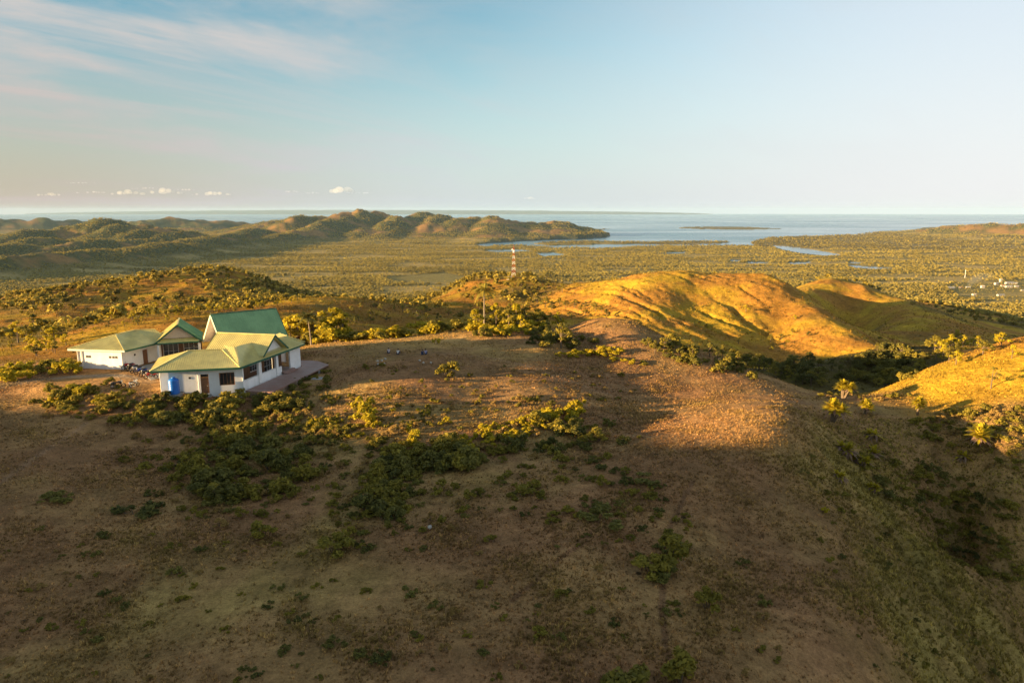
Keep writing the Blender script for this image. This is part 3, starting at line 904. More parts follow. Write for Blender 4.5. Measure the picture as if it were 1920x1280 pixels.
# right gallery wall
Rp0, Rp1 = (-35.75, 87.7), (-32.45, 102.4)
u2s = lambda x: s_of_u(Rp0, Rp1, 430 + x/8.535)
sa, sb, sc, sd, se, sf, sg = [u2s(x) for x in (225, 462, 522, 752, 795, 845, 985)]
FL0 = -0.30
w_, d_, n_ = wall(Rp0, Rp1, FZ, 2.92, 0.22, [(sa, sb, 0.80, 2.62), (sc, sd, 0.80, 2.62), (se, sf, 0.80, 2.62), (sf, sg, FL0, 2.62)])
q = lambda s, k: V2(Rp0) + d_*s + n_*k
rail = MB(); 
for s0, s1 in ((sa, sb), (sc, sd)): rail.prism([(v.x, v.y) for v in (q(s0-.1, -.05), q(s1+.1, -.05), q(s1+.1, .27), q(s0-.1, .27))], 0.803, 0.87)
hb(rail, 'parapet_cap', M_TRIM)
# inner timber wall with pale windows, gallery floor
wi0, wi1 = q(0.2, 2.6), q(14.0, 2.6)
iw, di, ni = wall((wi0.x, wi0.y), (wi1.x, wi1.y), FL0-0.1, 2.9, 0.12, [(2.2, 3.8, .7, 2.3), (5.6, 7.6, .6, 2.4), (9.2, 11.4, FL0, 2.4)], name='inner_wall', mat=M_WOOD)
for a, b, c, e in ((2.2, 3.8, .7, 2.3), (5.6, 7.6, .6, 2.4), (9.2, 11.4, FL0, 2.4)):
    window((wi0.x, wi0.y), di, ni, a, b, c, e, cols=3, rows=3 if c < 0 else 2, frame=M_TRIM)
hb(MB().prism([(v.x, v.y) for v in (q(.25, .24), q(14.0, .24), q(14.0, 2.58), q(.25, 2.58))], FL0-0.15, FL0), 'gallery_floor', M_FLOOR)
hb(MB().prism([(v.x, v.y) for v in (q(.25, .24), q(14.0, .24), q(14.0, 2.7), q(.25, 2.7))], 2.70, 2.78), 'ceiling', M_SOFFIT)
for s_ in (sb + 0.25, sd + 0.2):
    hb(MB().prism([(v.x, v.y) for v in (q(s_-.22, -.12), q(s_+.22, -.12), q(s_+.22, -.003), q(s_-.22, -.003))], FL0, 2.9), 'pilaster', M_TRIM)
for k in range(2):
    hb(MB().prism([(v.x, v.y) for v in (q(sf-.2, -.9+.4*k), q(sg+.4, -.9+.4*k), q(sg+.4, -.02), q(sf-.2, -.02))], FL0+.003, FL0+.16+.14*k), 'entry_step', M_FLOOR)
# terrace with plank skirting
TE = [(-35.3, 87.6), (-31.5, 86.8), (-30.6, 91.5), (-29.5, 97.6), (-28.4, 103.2), (-31.0, 106.0), (-34.3, 106.3), (-32.2, 102.2)]
TE = [TE[0]] + TE[1:]
hb(MB().prism(TE, FL0-0.22, FL0-0.02), 'terrace', M_FLOOR)
for i in range(9):                                   # tile joints in courses across the terrace
    s_ = 0.9 + i*1.55
    a, b = q(s_, -0.03), q(s_, -3.05 + 0.02*i)
    hb(MB().bar(a + Vector((0, 0, FL0-.017)), b + Vector((0, 0, FL0-.017)), 0.05, 0.012), 'tile_course', M_CONC)
pl = [(-35.2, 87.6), (-31.55, 86.85), (-30.65, 91.5), (-30.1, 94.6)]
k = 0
for a, b in zip(pl, pl[1:]):
    a, b = V2(a), V2(b); n = int((b-a).length/0.24)
    for i in range(n):
        p = a + (b-a)*((i+.5)/n); j = random.uniform(-.05, .05)
        o = (b-a).normalized()
        hb(MB().bar(p + Vector((0,0,-2.2)), p + o*j*0.4 + Vector((0,0,FL0-.23+j*0.3)), random.uniform(.17, .22), 0.035, up=(-o.y, o.x, 0)), 'plank', M_PLANK)
for p in ((-31.2, 90.2), (-30.4, 93.5), (-29.8, 96.5), (-29.0, 100.0), (-33.2, 88.4)):
    hb(MB().prism([(p[0]-.13, p[1]-.13), (p[0]+.13, p[1]-.13), (p[0]+.13, p[1]+.13), (p[0]-.13, p[1]+.13)], -2.4, FL0-.23), 'terrace_post', M_CONC)
hb(MB().box(-29.2, -27.6, 96.2, 97.8, -1.3, -0.95), 'landing', M_CONC)

# ---- tall hall, turned towards the right
T1, T2 = Vector((-45.2, 101.2, 7.8)), Vector((-37.6, 107.9, 7.8))
eT = (T2-T1).normalized(); nT = Vector((-eT.y, eT.x, 0))
eaf = lambda p: p - nT*4.5 + Vector((0, 0, -4.5)); eab = lambda p: p + nT*4.6 + Vector((0, 0, -4.6))
slope([eaf(T1), eaf(T2), T2, T1], mat=M_ROOFD, pitch=0.36, rib=0.05)
slope([eab(T2), eab(T1), T1, T2], mat=M_ROOFD, pitch=0.5, rib=0.05)
cap([T1, T2], mat=M_FASCIA)
fascia([eaf(T1), T1, eab(T1)], mat=weathered('pale_green_verge', (0.42, 0.50, 0.38), (0.36, 0.45, 0.34), 2.0, 0.6), h=0.34, name='verge_board')
fascia([eaf(T2), T2, eab(T2)], h=0.30, name='verge_board')
sof = lambda p: p - Vector((0, 0, 0.26))
g1 = T1 + eT*1.5
hb(MB().slab([sof(T1), sof(eab(T1)), sof(eab(g1)), sof(g1)], 0.04), 'soffit', M_SOFFIT)
hb(MB().slab([sof(eaf(T1)), sof(T1), sof(g1), sof(eaf(g1))], 0.04), 'soffit', M_SOFFIT)
tw = MB(); a_, b_ = eab(g1) - nT*0.7, eaf(g1) + nT*0.7
tw.slab([a_ + Vector((0, 0, .35)), b_ + Vector((0, 0, .35)), g1 + Vector((0, 0, -.33))], 0.15)
hb(tw, 'gable_wall', M_WALL)
def tower_wall(a, b, z1, op=()): return wall((a.x, a.y), (b.x, b.y), -0.3, z1, 0.18, list(op))
tower_wall(a_, b_, 3.5, [(1.2, 3.2, .5, 2.4), (4.6, 6.2, -.2, 2.3)])
g2 = T2 - eT*0.5
tower_wall(eaf(g1)+nT*.7, eaf(g2)+nT*.7, 3.4)
tower_wall(eaf(g2)+nT*.7, eab(g2)-nT*.7, 3.4)
tower_wall(eab(g2)-nT*.7, eab(g1)-nT*.7, 3.4)
tw = MB(); tw.slab([eaf(g2)+nT*.7+Vector((0,0,.3)), eab(g2)-nT*.7+Vector((0,0,.3)), g2+Vector((0,0,-.33))], 0.15); hb(tw, 'gable_wall', M_WALL)

# ---- entrance porch with its own gable
MF, MBk = Vector((-51.45, 103.5, 5.9)), Vector((-54.2, 110.0, 5.9))
rM = (MBk-MF).normalized(); sM = Vector((rM.y, -rM.x, 0))
lo = lambda p, k: p + sM*k + Vector((0, 0, -abs(k)*0.80))
slope([lo(MBk, -3.3), lo(MF, -3.3), MF, MBk], mat=M_ROOF, pitch=0.3)
slope([lo(MF, 3.3), lo(MBk, 3.3), MBk, MF], mat=M_ROOFD, pitch=0.3)  # slope away from the sun takes deeper green, shade put into colour
cap([MF, MBk], mat=M_ROOF)
fascia([lo(MF, -3.3), MF, lo(MF, 3.3)], h=0.24, name='verge_board')
pgw = MB(); f0 = MF + rM*0.7
pgw.slab([lo(f0, -2.75), lo(f0, 2.75), f0 + Vector((0, 0, -.2))], 0.12); hb(pgw, 'gable_wall', M_SOFFIT)
# small skirt roof under the porch gable
ka, kb = lo(f0, -2.9) + Vector((0,0,.05)), lo(f0, 2.9) + Vector((0,0,.05))
slope([ka - rM*1.0 + Vector((0,0,-.42)), kb - rM*1.0 + Vector((0,0,-.42)), kb, ka], mat=M_ROOF, pitch=0.3, name='porch_skirt')
fascia([ka - rM*1.0 + Vector((0,0,-.42)), kb - rM*1.0 + Vector((0,0,-.42))], h=0.2)
for k_ in (-2.85, 2.85):
    c = lo(f0, k_) - rM*0.75
    hb(MB().prism([(c.x-.14, c.y-.14), (c.x+.14, c.y-.14), (c.x+.14, c.y+.14), (c.x-.14, c.y+.14)], -0.2, 2.85), 'porch_column', M_TRIM)
ma, mb_ = MF + rM*3.6 - sM*2.9, MF + rM*3.6 + sM*3.1
pw, dp, np_ = wall((ma.x, ma.y), (mb_.x, mb_.y), -0.2, 3.5, 0.16, [(.35, 2.6, .0, 2.4), (3.3, 5.6, .6, 2.4)], name='inner_wall', mat=M_WOOD)
window((ma.x, ma.y), dp, np_, .35, 2.6, 0.0, 2.4, cols=3, rows=2)
window((ma.x, ma.y), dp, np_, 3.3, 5.6, 0.6, 2.4, cols=3, rows=2)

# ---- left wing: hip roof, bright end wall
LE0, LE1, LB = Vector((-65.8, 99.05, 3.0)), Vector((-56.65, 97.8, 3.0)), Vector((-55.0, 103.6, 3.0))
LA, LR2, LR3 = Vector((-60.2, 102.15, 4.6)), Vector((-59.5, 106.0, 4.6)), Vector((-56.6, 106.7, 4.6))
LBL = Vector((-64.3, 107.5, 3.0))
slope([LE0, LE1, LA], pitch=0.3, rib=0.05)
slope([LE1, LB, LR2, LA], pitch=0.3, rib=0.06)
slope([LBL, LE0, LA, LR2], ribs=False)
slope([LB, Vector((-52.6, 104.2, 3.15)), LR3, LR2], pitch=0.27)
slope([LR2, LR3, Vector((-57.3, 110.2, 3.0)), LBL], ribs=False)
cap([LE0, LA, LE1]); cap([LA, LR2, LR3])
fascia([LBL, LE0, LE1], mat=weathered('pale_fascia', (0.46, 0.55, 0.50), (0.40, 0.49, 0.45), 2.0, 0.6))
fascia([LE1, LB, Vector((-52.6, 104.2, 3.15))])
l0, l1, l2 = (-64.6, 99.55), (-57.65, 98.75), (-56.1, 104.6)
vents = []
lw, dl, nl = wall(l0, l1, -0.3, 2.88, 0.18, [])
q = lambda s, k: V2(l0) + dl*s + nl*k
for u in (166.5, 171.5, 209.5, 215.5, 221):
    s_ = s_of_u(l0, l1, u)
    fr = hb(MB().prism([(v.x, v.y) for v in (q(s_-.17, -.03), q(s_+.17, -.03), q(s_+.17, -.003), q(s_-.17, -.003))], 1.60, 1.94), 'vent', M_DARK)
    hb(MB().bar(q(s_-.17, -.045) + Vector((0,0,1.77)), q(s_+.17, -.045) + Vector((0,0,1.77)), 0.02, 0.03), 'louvre', M_CONC, fr)
for s_ in (-0.06, 0.55, 7.0):
    hb(MB().tube([q(s_, -0.09) + Vector((0,0,-.3)), q(s_, -0.09) + Vector((0,0,2.75)), q(s_, -0.5) + Vector((0,0,2.9))], 0.065, 8), 'downpipe', M_TRIM)
lw2, dl2, nl2 = wall(l1, l2, -0.3, 2.88, 0.18, [(3.9, 4.9, -.1, 2.1)])
q2 = lambda s, k: V2(l1) + dl2*s + nl2*k
hb(MB().prism([(v.x, v.y) for v in (q2(3.93, .09), q2(4.87, .09), q2(4.87, .14), q2(3.93, .14))], -0.1, 2.08), 'door', M_WOOD)
hb(MB().prism([(v.x, v.y) for v in (q2(2.2, -.03), q2(2.5, -.03), q2(2.5, -.003), q2(2.2, -.003))], 1.55, 1.85), 'vent', M_DARK)
wall(l2, (-54.9, 106.6), -0.3, 2.95, 0.18, [])
wall((-54.9, 106.6), (-53.2, 108.3), -0.3, 2.95, 0.16, [])
wall((-63.2, 107.2), l0, -0.3, 2.88, 0.18, [(2.0, 3.4, .9, 2.1)])
wall((-57.0, 109.6), (-63.2, 107.2), -0.3, 2.88, 0.18, [])
# paved yard apron in front of the porch
hb(MB().prism([(-56.6, 99.6), (-50.2, 92.2), (-46.2, 99.2), (-49.5, 104.6), (-54.6, 105.2)], -0.30, -0.005), 'yard_slab', M_CONC)
# ------------------------------------------------------------------ water tank
def water_tank():
    p = (-43.25, 84.75); z = gz(*p)
    root = empty('water_tank', (p[0], p[1], z))
    tag(root, 'tall blue plastic water tank beside the front wall of the house', 'water tank')
    prof = [(0.0, 0.30), (.60, .302), (.62, .34)]
    for k in range(8):
        a = .36 + k*.215
        prof += [(.62, a), (.655, a+.05), (.655, a+.14), (.62, a+.19)]
    prof += [(.60, 2.12), (.45, 2.26), (.22, 2.33), (0.0, 2.34)]
    MB().lathe(prof, 24).build('tank_body', M_BLUE, root, True)
    MB().lathe([(0, 2.30), (.24, 2.30), (.24, 2.40), (.20, 2.44), (0, 2.45)], 16).build('lid', M_BLUE, root, True)
    MB().box(-.72, .72, -.68, .68, -0.6, .30).build('base_block', M_CONC, root)
    MB().tube([(.62, .1, .48), (1.1, .15, .5), (1.25, .3, .2), (1.7, .9, .1)], 0.03, 6).build('outlet_pipe', M_DARK, root)
water_tank()

# ------------------------------------------------------------------ motorcycles
M_TYRE = weathered('rubber', (0.020, 0.020, 0.020), (0.030, 0.028, 0.026), 5, 0.9)
M_CHROME = weathered('chrome', (0.62, 0.60, 0.57), (0.5, 0.5, 0.48), 5, 0.22, metallic=1.0)
M_SEAT = weathered('black_vinyl', (0.022, 0.022, 0.024), (0.035, 0.034, 0.034), 5, 0.5)
M_LAMP = weathered('lamp_lens', (0.75, 0.72, 0.66), (0.65, 0.64, 0.6), 5, 0.12)
M_REDLENS = weathered('red_lens', (0.45, 0.02, 0.015), (0.4, 0.02, 0.015), 5, 0.2)
PAINTS = {k: weathered(k + '_paint', c, tuple(v*0.85 for v in c), 3, 0.3, spec=0.5) for k, c in
          {'red': (0.45, 0.03, 0.025), 'black': (0.03, 0.03, 0.035), 'blue': (0.03, 0.08, 0.35), 'silver': (0.5, 0.5, 0.5)}.items()}
def motorcycle(paint):
    """built along +x, front wheel at +x, wheels on z = 0"""
    pt = PAINTS[paint]
    root = empty('motorcycle')
    wr = 0.29
    for cx in (-0.62, 0.64):
        n = 20; t = MB()
        ring = []
        for k in range(n):
            a = 2*math.pi*k/n
            for j in range(6):
                b = 2*math.pi*j/6; rr = wr - 0.055 + 0.055*math.cos(b)
                ring.append((cx + rr*math.cos(a), 0.05*math.sin(b), wr + rr*math.sin(a)))
        t.add(ring, [(k*6+j, k*6+(j+1) % 6, ((k+1) % n)*6+(j+1) % 6, ((k+1) % n)*6+j) for k in range(n) for j in range(6)])
        w = t.build('wheel', M_TYRE, root, True)
        rm = MB().lathe([(.19, -.03), (.205, 0), (.19, .03)], 18, (cx, 0, wr), 'y').lathe([(.0, -.05), (.05, -.05), (.05, .05), (0, .05)], 10, (cx, 0, wr), 'y')
        for k in range(5):
            a = 2*math.pi*k/5; rm.bar((cx, 0, wr), (cx + .19*math.cos(a), 0, wr + .19*math.sin(a)), .025)
        rm.build('rim', M_CHROME, w)
    MB().tube([(.64, -.07, wr), (.52, -.07, .62), (.42, -.06, .92)], .022, 6).tube([(.64, .07, wr), (.52, .07, .62), (.42, .06, .92)], .022, 6).build('fork', M_CHROME, root)
    MB().tube([(.42, 0, .86), (.15, 0, .58), (-.1, 0, .42), (-.35, 0, .46), (-.62, 0, wr)], [.045, .05, .05, .045, .03], 6).build('frame', M_TYRE, root)
    MB().box(-.12, .20, -.13, .13, .24, .50).lathe([(.0, -.15), (.09, -.15), (.09, .15), (0, .15)], 10, (.02, 0, .34), 'y').build('engine', M_CHROME, root)
    b = MB(); b.tube([(.34, 0, .72), (.22, 0, .80), (.05, 0, .80), (-.10, 0, .72)], [.06, .14, .15, .09], 10); b.build('fuel_tank', pt, root, True)
    b = MB(); b.tube([(-.2, 0, .62), (-.45, 0, .66), (-.72, 0, .74), (-.92, 0, .70)], [.08, .13, .11, .05], 8); b.build('tail_body', pt, root, True)
    b = MB(); b.tube([(.42, 0, .93), (.36, 0, .70), (.30, 0, .45)], [.09, .12, .06], 8); b.build('leg_shield', pt, root, True)
    b = MB(); b.tube([(.0, 0, .80), (-.2, 0, .77), (-.45, 0, .80), (-.72, 0, .84)], [.07, .11, .12, .09], 8); b.build('seat', M_SEAT, root, True)
    MB().tube([(.30, -.36, 1.02), (.38, -.2, 1.05), (.40, 0, .98), (.38, .2, 1.05), (.30, .36, 1.02)], .018, 6).build('handlebar', M_CHROME, root)
    MB().lathe([(0, -.02), (.075, -.02), (.09, .05), (.06, .12), (0, .13)], 10, (.49, -.05, .90), 'y').ball((.50, 0, .90), (.07, .08, .08)).build('headlight', M_LAMP, root, True)
    MB().ball((-.94, 0, .70), (.03, .06, .04)).build('tail_light', M_REDLENS, root, True)
    MB().tube([(.1, -.15, .28), (-.3, -.17, .25), (-.85, -.18, .34)], [.025, .03, .045], 7).build('exhaust', M_CHROME, root, True)
    for s_ in (-1, 1):
        MB().tube([(.36, .2*s_, 1.05), (.33, .26*s_, 1.18)], .008, 5).ball((.33, .27*s_, 1.20), (.015, .055, .035)).build('mirror', M_TYRE, root)
    for cx, a0, a1 in ((.64, .6, 2.4), (-.62, .3, 2.2)):
        f = MB(); n = 8; vs_ = []
        for k in range(n+1):
            a = a0 + (a1-a0)*k/n
            for yy in (-.065, .065): vs_.append((cx + .325*math.cos(a), yy, wr + .325*math.sin(a)))
        f.add(vs_, [(2*k, 2*k+1, 2*k+3, 2*k+2) for k in range(n)]); f.build('mudguard', pt, root)
    MB().bar((-.05, -.12, .28), (-.12, -.28, .0), .02).build('side_stand', M_CHROME, root)
    return root
MOTO_SPOTS = [  # u, v, heading, paint, label
    (241, 692, 205, 'red', 'motorcycle parked nearest the corner of the left wing, farthest of the row'),
    (249, 695, 200, 'black', 'second motorcycle of the yard row, counted from the left wing'),
    (257, 699, 207, 'silver', 'third motorcycle of the yard row, counted from the left wing'),
    (265, 702, 203, 'blue', 'fourth motorcycle of the yard row, counted from the left wing'),
    (274, 706, 198, 'black', 'second nearest motorcycle of the yard row, next to its near end'),
    (283, 710, 205, 'red', 'motorcycle at the near end of the yard row beside the near wing'),
    (222, 727, 30, 'black', 'dark motorcycle parked by the shrubs at the yard edge, left one of two'),
    (252, 726, 75, 'silver', 'pale motorcycle parked on the yard edge, right one of two')]
_protos = {}
for u, v, hd, paint, lab in MOTO_SPOTS:
    g = on_ground(u, v)
    if paint in _protos: o = copy_tree(_protos[paint])
    else: o = _protos[paint] = motorcycle(paint)
    o.location = (g[0], g[1], g[2] + 0.0); o.rotation_euler = (0, 0, R(hd))
    tag(o, lab, 'motorcycle', 'motorcycles parked in the yard')

# ------------------------------------------------------------------ people sitting on the grass
M_SKIN = weathered('skin', (0.30, 0.165, 0.10), (0.27, 0.15, 0.09), 9, 0.6)
M_HAIR = weathered('black_hair', (0.015, 0.012, 0.010), (0.022, 0.017, 0.014), 20, 0.6)
def cloth(name, c): return weathered(name, c, tuple(v*0.82 for v in c), 6, 0.85)
def skin_mesh(name, joints, edges, mat, root_i=0):
    me = bpy.data.meshes.new(name)
    me.from_pydata([j[0] for j in joints], edges, [])
    o = bpy.data.objects.new(name, me); COL.objects.link(o)
    sk = o.modifiers.new('skin', 'SKIN'); sk.use_smooth_shade = True
    sv = me.skin_vertices[0].data
    for i, j in enumerate(joints):
        sv[i].radius = (j[1], j[1]) if isinstance(j[1], (int, float)) else j[1]
        sv[i].use_root = (i == root_i)
    sb = o.modifiers.new('sub', 'SUBSURF'); sb.levels = 1; sb.render_levels = 1
    dg = bpy.context.evaluated_depsgraph_get()
    m2 = bpy.data.meshes.new_from_object(o.evaluated_get(dg))
    bpy.data.objects.remove(o)
    m2.name = name; m2.materials.clear(); m2.materials.append(mat); m2.shade_smooth()
    return m2
def person(loc, heading, shirt, trousers, label, hug=True, lean=0.0, size=1.0):
    """sitting on the ground, knees drawn up, facing +y of its own frame"""
    z0 = .10
    S = lambda x, y, z: (x, y + lean*max(0, z-.1), z)
    arms_y = .34 if hug else -.16
    J = [(S(0, 0, z0+.02), (.155, .13)), (S(0, -.02, .28), (.13, .10)), (S(0, -.02, .46), (.155, .105)), (S(0, 0, .58), (.12, .085)),
         (S(0, .02, .66), (.055, .055)), (S(0, .05, .76), (.082, .095)), (S(0, .06, .86), (.075, .09)), (S(0, .05, .915), (.04, .045))]
    E = [(i, i+1) for i in range(7)]
    def chain(start, pts):
        prev = start
        for p, r_ in pts: J.append((p, r_)); E.append((prev, len(J)-1)); prev = len(J)-1
        return prev
    for s_ in (-1, 1):
        chain(0, [(S(.11*s_, .06, z0+.03), .088), ((.15*s_, .42, .50), .066), ((.14*s_, .48, .34), .056), ((.13*s_, .56, .09), .038), ((.135*s_, .66, .045), .040), ((.14*s_, .74, .03), .028)])
        if hug: chain(3, [(S(.19*s_, .0, .57), .058), ((.27*s_, .12, .38), .044), ((.13*s_, .40, .36), .034), ((.05*s_, .47, .35), .030), ((.01*s_, .50, .345), .016)])
        else: chain(3, [(S(.19*s_, .0, .57), .058), ((.30*s_, -.16, .36), .044), ((.30*s_, -.30, .12), .034), ((.31*s_, -.34, .035), .032), ((.33*s_, -.40, .02), .016)])
    o = link('person', skin_mesh('person', J, E, M_SKIN))
    o.location = loc; o.rotation_euler = (0, 0, heading); o.scale = (size,)*3
    tag(o, label, 'person', 'people sitting on the hilltop grass')
    # fingers at the end of each arm
    hd = MB()
    for s_ in (-1, 1):
        for k in range(4):
            if hug: a = Vector((.02*s_, .485, .375 - .02*k)); b = a + Vector((-.07*s_, .02, -.005)); c = b + Vector((-.02*s_, -.02, -.005))
            else: a = Vector((.30*s_ + .02*(k-1.5)*s_, -.37, .035)); b = a + Vector((.01*s_*(k-1.5), -.05, -.01)); c = b + Vector((0, -.03, -.01))
            hd.tube([a, b, c], [.010, .009, .006], 5)
        hd.tube([(.06*s_, .46, .38), (.03*s_, .49, .41)] if hug else [(.28*s_, -.34, .04), (.25*s_, -.38, .03)], [.011, .008], 5)
    hd.build('fingers', M_SKIN, o, True)
    # face: nose, ears, eyes
    hy = .05 + lean*.7
    fc = MB().ball((0, hy+.105, .79), (.014, .022, .02), 6, 5)
    for s_ in (-1, 1): fc.ball((.085*s_, hy+.0, .80), (.012, .022, .032), 6, 5)
    fc.build('nose_and_ears', M_SKIN, o, True)
    ey = MB()
    for s_ in (-1, 1): ey.ball((.033*s_, hy+.085, .815), (.012, .012, .008), 6, 5)
    ey.ball((0, hy+.092, .745), (.026, .010, .006), 6, 5)
    ey.build('eyes_and_mouth', M_HAIR, o, True)
    MB().ball((0, hy-.012, .862), (.092, .108, .078), 12, 8).ball((0, hy-.05, .80), (.082, .062, .09), 10, 7).build('hair', M_HAIR, o, True)
    # clothing, a little outside the body
    Js = [(J[0][0], (.172, .148)), (J[1][0], (.152, .122)), (J[2][0], (.176, .126)), (J[3][0], (.135, .10)), ((0, .01 + lean*.55, .63), (.068, .066))]
    Es = [(0, 1), (1, 2), (2, 3), (3, 4)]
    for s_ in (-1, 1):
        n = len(Js)
        Js += [(S(.19*s_, 0, .57), .075), (((.245*s_, .08, .46) if hug else (.25*s_, -.10, .46)), .066)]; Es += [(3, n), (n, n+1)]
    link('shirt', skin_mesh('shirt', Js, Es, shirt), o)
    Jt = [((0, 0, .125), (.165, .142))]; Et = []
    for s_ in (-1, 1):
        n = len(Jt)
        Jt += [((.11*s_, .06, .135), .104), ((.15*s_, .42, .505), .082), ((.14*s_, .48, .34), .072), ((.132*s_, .545, .14), .055)]
        Et += [(0, n), (n, n+1), (n+1, n+2), (n+2, n+3)]
    link('trousers', skin_mesh('trousers', Jt, Et, trousers), o)
    sh = MB()
    for s_ in (-1, 1): sh.ball((.137*s_, .67, .045), (.05, .115, .045), 8, 6)
    sh.build('shoes', M_HAIR, o, True)
    return o
WHITE_C, LILAC_C, NAVY_C, PALE_C, JEAN_C = cloth('white_cotton', (.75,.75,.74)), cloth('lilac_cotton', (.36,.37,.58)), cloth('navy_cotton', (.035,.05,.11)), cloth('pale_pink_cotton', (.62,.54,.56)), cloth('denim', (.05,.08,.17))
def seat(u, v, heading, *a, **k):
    g = on_ground(u, v); return person((g[0], g[1], g[2] - 0.01), R(heading), *a, **k)
seat(729, 662, 20, PALE_C, NAVY_C, 'person in a pale shirt sitting leftmost on the grass', hug=True, lean=.1)
seat(746, 664, -15, WHITE_C, NAVY_C, 'person in a bright white shirt sitting with knees up on the grass', hug=True, lean=.15)
seat(792, 665, 10, NAVY_C, JEAN_C, 'person in a dark navy shirt sitting close beside the lilac shirt', hug=False, lean=-.1)
seat(798, 664, -5, LILAC_C, JEAN_C, 'person in a lilac shirt sitting rightmost on the grass', hug=True, lean=.05)

# ------------------------------------------------------------------ lattice tower on the golden hill
M_RED = weathered('tower_red', (0.40, 0.055, 0.03), (0.34, 0.045, 0.025), 1, 0.5)
M_WHT = weathered('tower_white', (0.78, 0.77, 0.74), (0.70, 0.69, 0.66), 1, 0.5)
def tower():
    g = on_ground(963, 521.5)
    x, y, z = g
    k = y/0.985/1280.0
    H = 57*k
    root = empty('lattice_tower', (x, y, z - 0.3))
    tag(root, 'red and white banded lattice radio tower standing on the hill', 'tower')
    n = 11
    wd = lambda h: (3.6*(1-h/H) + 0.9*(h/H))*k*1280/620*0.5
    for i in range(n):
        h0, h1 = H*i/n, H*(i+1)/n; w0, w1 = wd(h0), wd(h1)
        mb = MB()
        c0 = [Vector((a*w0, b*w0, h0)) for a, b in ((-1,-1),(1,-1),(1,1),(-1,1))]; c1 = [Vector((a*w1, b*w1, h1)) for a, b in ((-1,-1),(1,-1),(1,1),(-1,1))]
        for j in range(4):
            mb.bar(c0[j], c1[j], .24); mb.bar(c0[j], c1[(j+1) % 4], .11); mb.bar(c0[(j+1) % 4], c1[j], .11); mb.bar(c1[j], c1[(j+1) % 4], .12)
        mb.build('tower_section', M_RED if i % 2 == 0 else M_WHT, root)
    MB().tube([(0, 0, H), (0, 0, H+2.6)], .10, 6).build('antenna', M_RED, root)
    for hh, a in ((H*.93, 3.6), (H*.86, 5.0), (H*.9, 1.2)):
        d = MB(); c = Vector((math.cos(a)*1.1, math.sin(a)*1.1, hh)); d.lathe([(0, -.12), (.7, 0), (.75, .12), (0, .14)], 14, (c.x, c.y, c.z), 'y'); d.build('dish', M_WHT, root, True)
    for j in range(4):
        a, b = ((-1,-1),(1,-1),(1,1),(-1,1))[j]; w0 = wd(0)
        MB().box(a*w0-.5, a*w0+.5, b*w0-.5, b*w0+.5, -1.2, .45).build('footing', M_CONC, root)
    # equipment hut beside it
    g2 = on_ground(955, 523.5)
    hut = empty('equipment_hut', (g2[0], g2[1], g2[2] - .3)); tag(hut, 'small white equipment hut at the foot of the radio tower', 'hut')
    MB().box(-2.4, 2.4, -1.7, 1.7, -.6, 2.5).build('wall', M_WALL, hut)
    MB().box(-2.7, 2.7, -2.0, 2.0, 2.503, 2.68).build('roof', M_CONC, hut)
    MB().box(-.4, .5, -1.76, -1.703, -.1, 1.9).build('door', M_FASCIA, hut)
tower()

# ------------------------------------------------------------------ village on the plain
M_VWALL = weathered('village_wall', (0.52, 0.48, 0.42), (0.40, 0.37, 0.32), .3, 0.8)
M_VROOF = [weathered('tin_roof', (0.42, 0.41, 0.40), (0.32, 0.30, 0.29), .3, 0.5), weathered('rust_roof', (0.36, 0.16, 0.09), (0.28, 0.13, 0.08), .3, 0.7), weathered('cream_roof', (0.7, 0.55, 0.40), (0.6, 0.48, 0.36), .3, 0.6)]
def village_house(u, v, w, d, h, rz, roof, label):
    g = on_ground(u, v); w *= .8; d *= .8; h *= .8
    root = empty('village_house', (g[0], g[1], g[2]), rz)
    tag(root, label, 'house', 'village houses among the palms')
    MB().box(-w/2, w/2, -d/2, d/2, -1.5, h).build('wall', M_VWALL, root)
    r_ = MB(); o = .7; hr = h + d*.24
    r_.slab([(-w/2-o, -d/2-o, h-.1), (w/2+o, -d/2-o, h-.1), (w/2+o, 0, hr), (-w/2-o, 0, hr)], .15)
    r_.slab([(w/2+o, d/2+o, h-.1), (-w/2-o, d/2+o, h-.1), (-w/2-o, 0, hr), (w/2+o, 0, hr)], .15)
    r_.add([(-w/2, -d/2, h), (-w/2, d/2, h), (-w/2, 0, hr-.15)], [(0, 1, 2)]); r_.add([(w/2, -d/2, h), (w/2, d/2, h), (w/2, 0, hr-.15)], [(0, 2, 1)])
    r_.build('roof', M_VROOF[roof], root)
    for i in range(3):
        x = -w/2 + w*(i+.5)/3
        f = MB().box(x-w*.07, x+w*.07, -d/2-.06, -d/2-.004, h*.35, h*.78).build('window', M_GLASS, root)
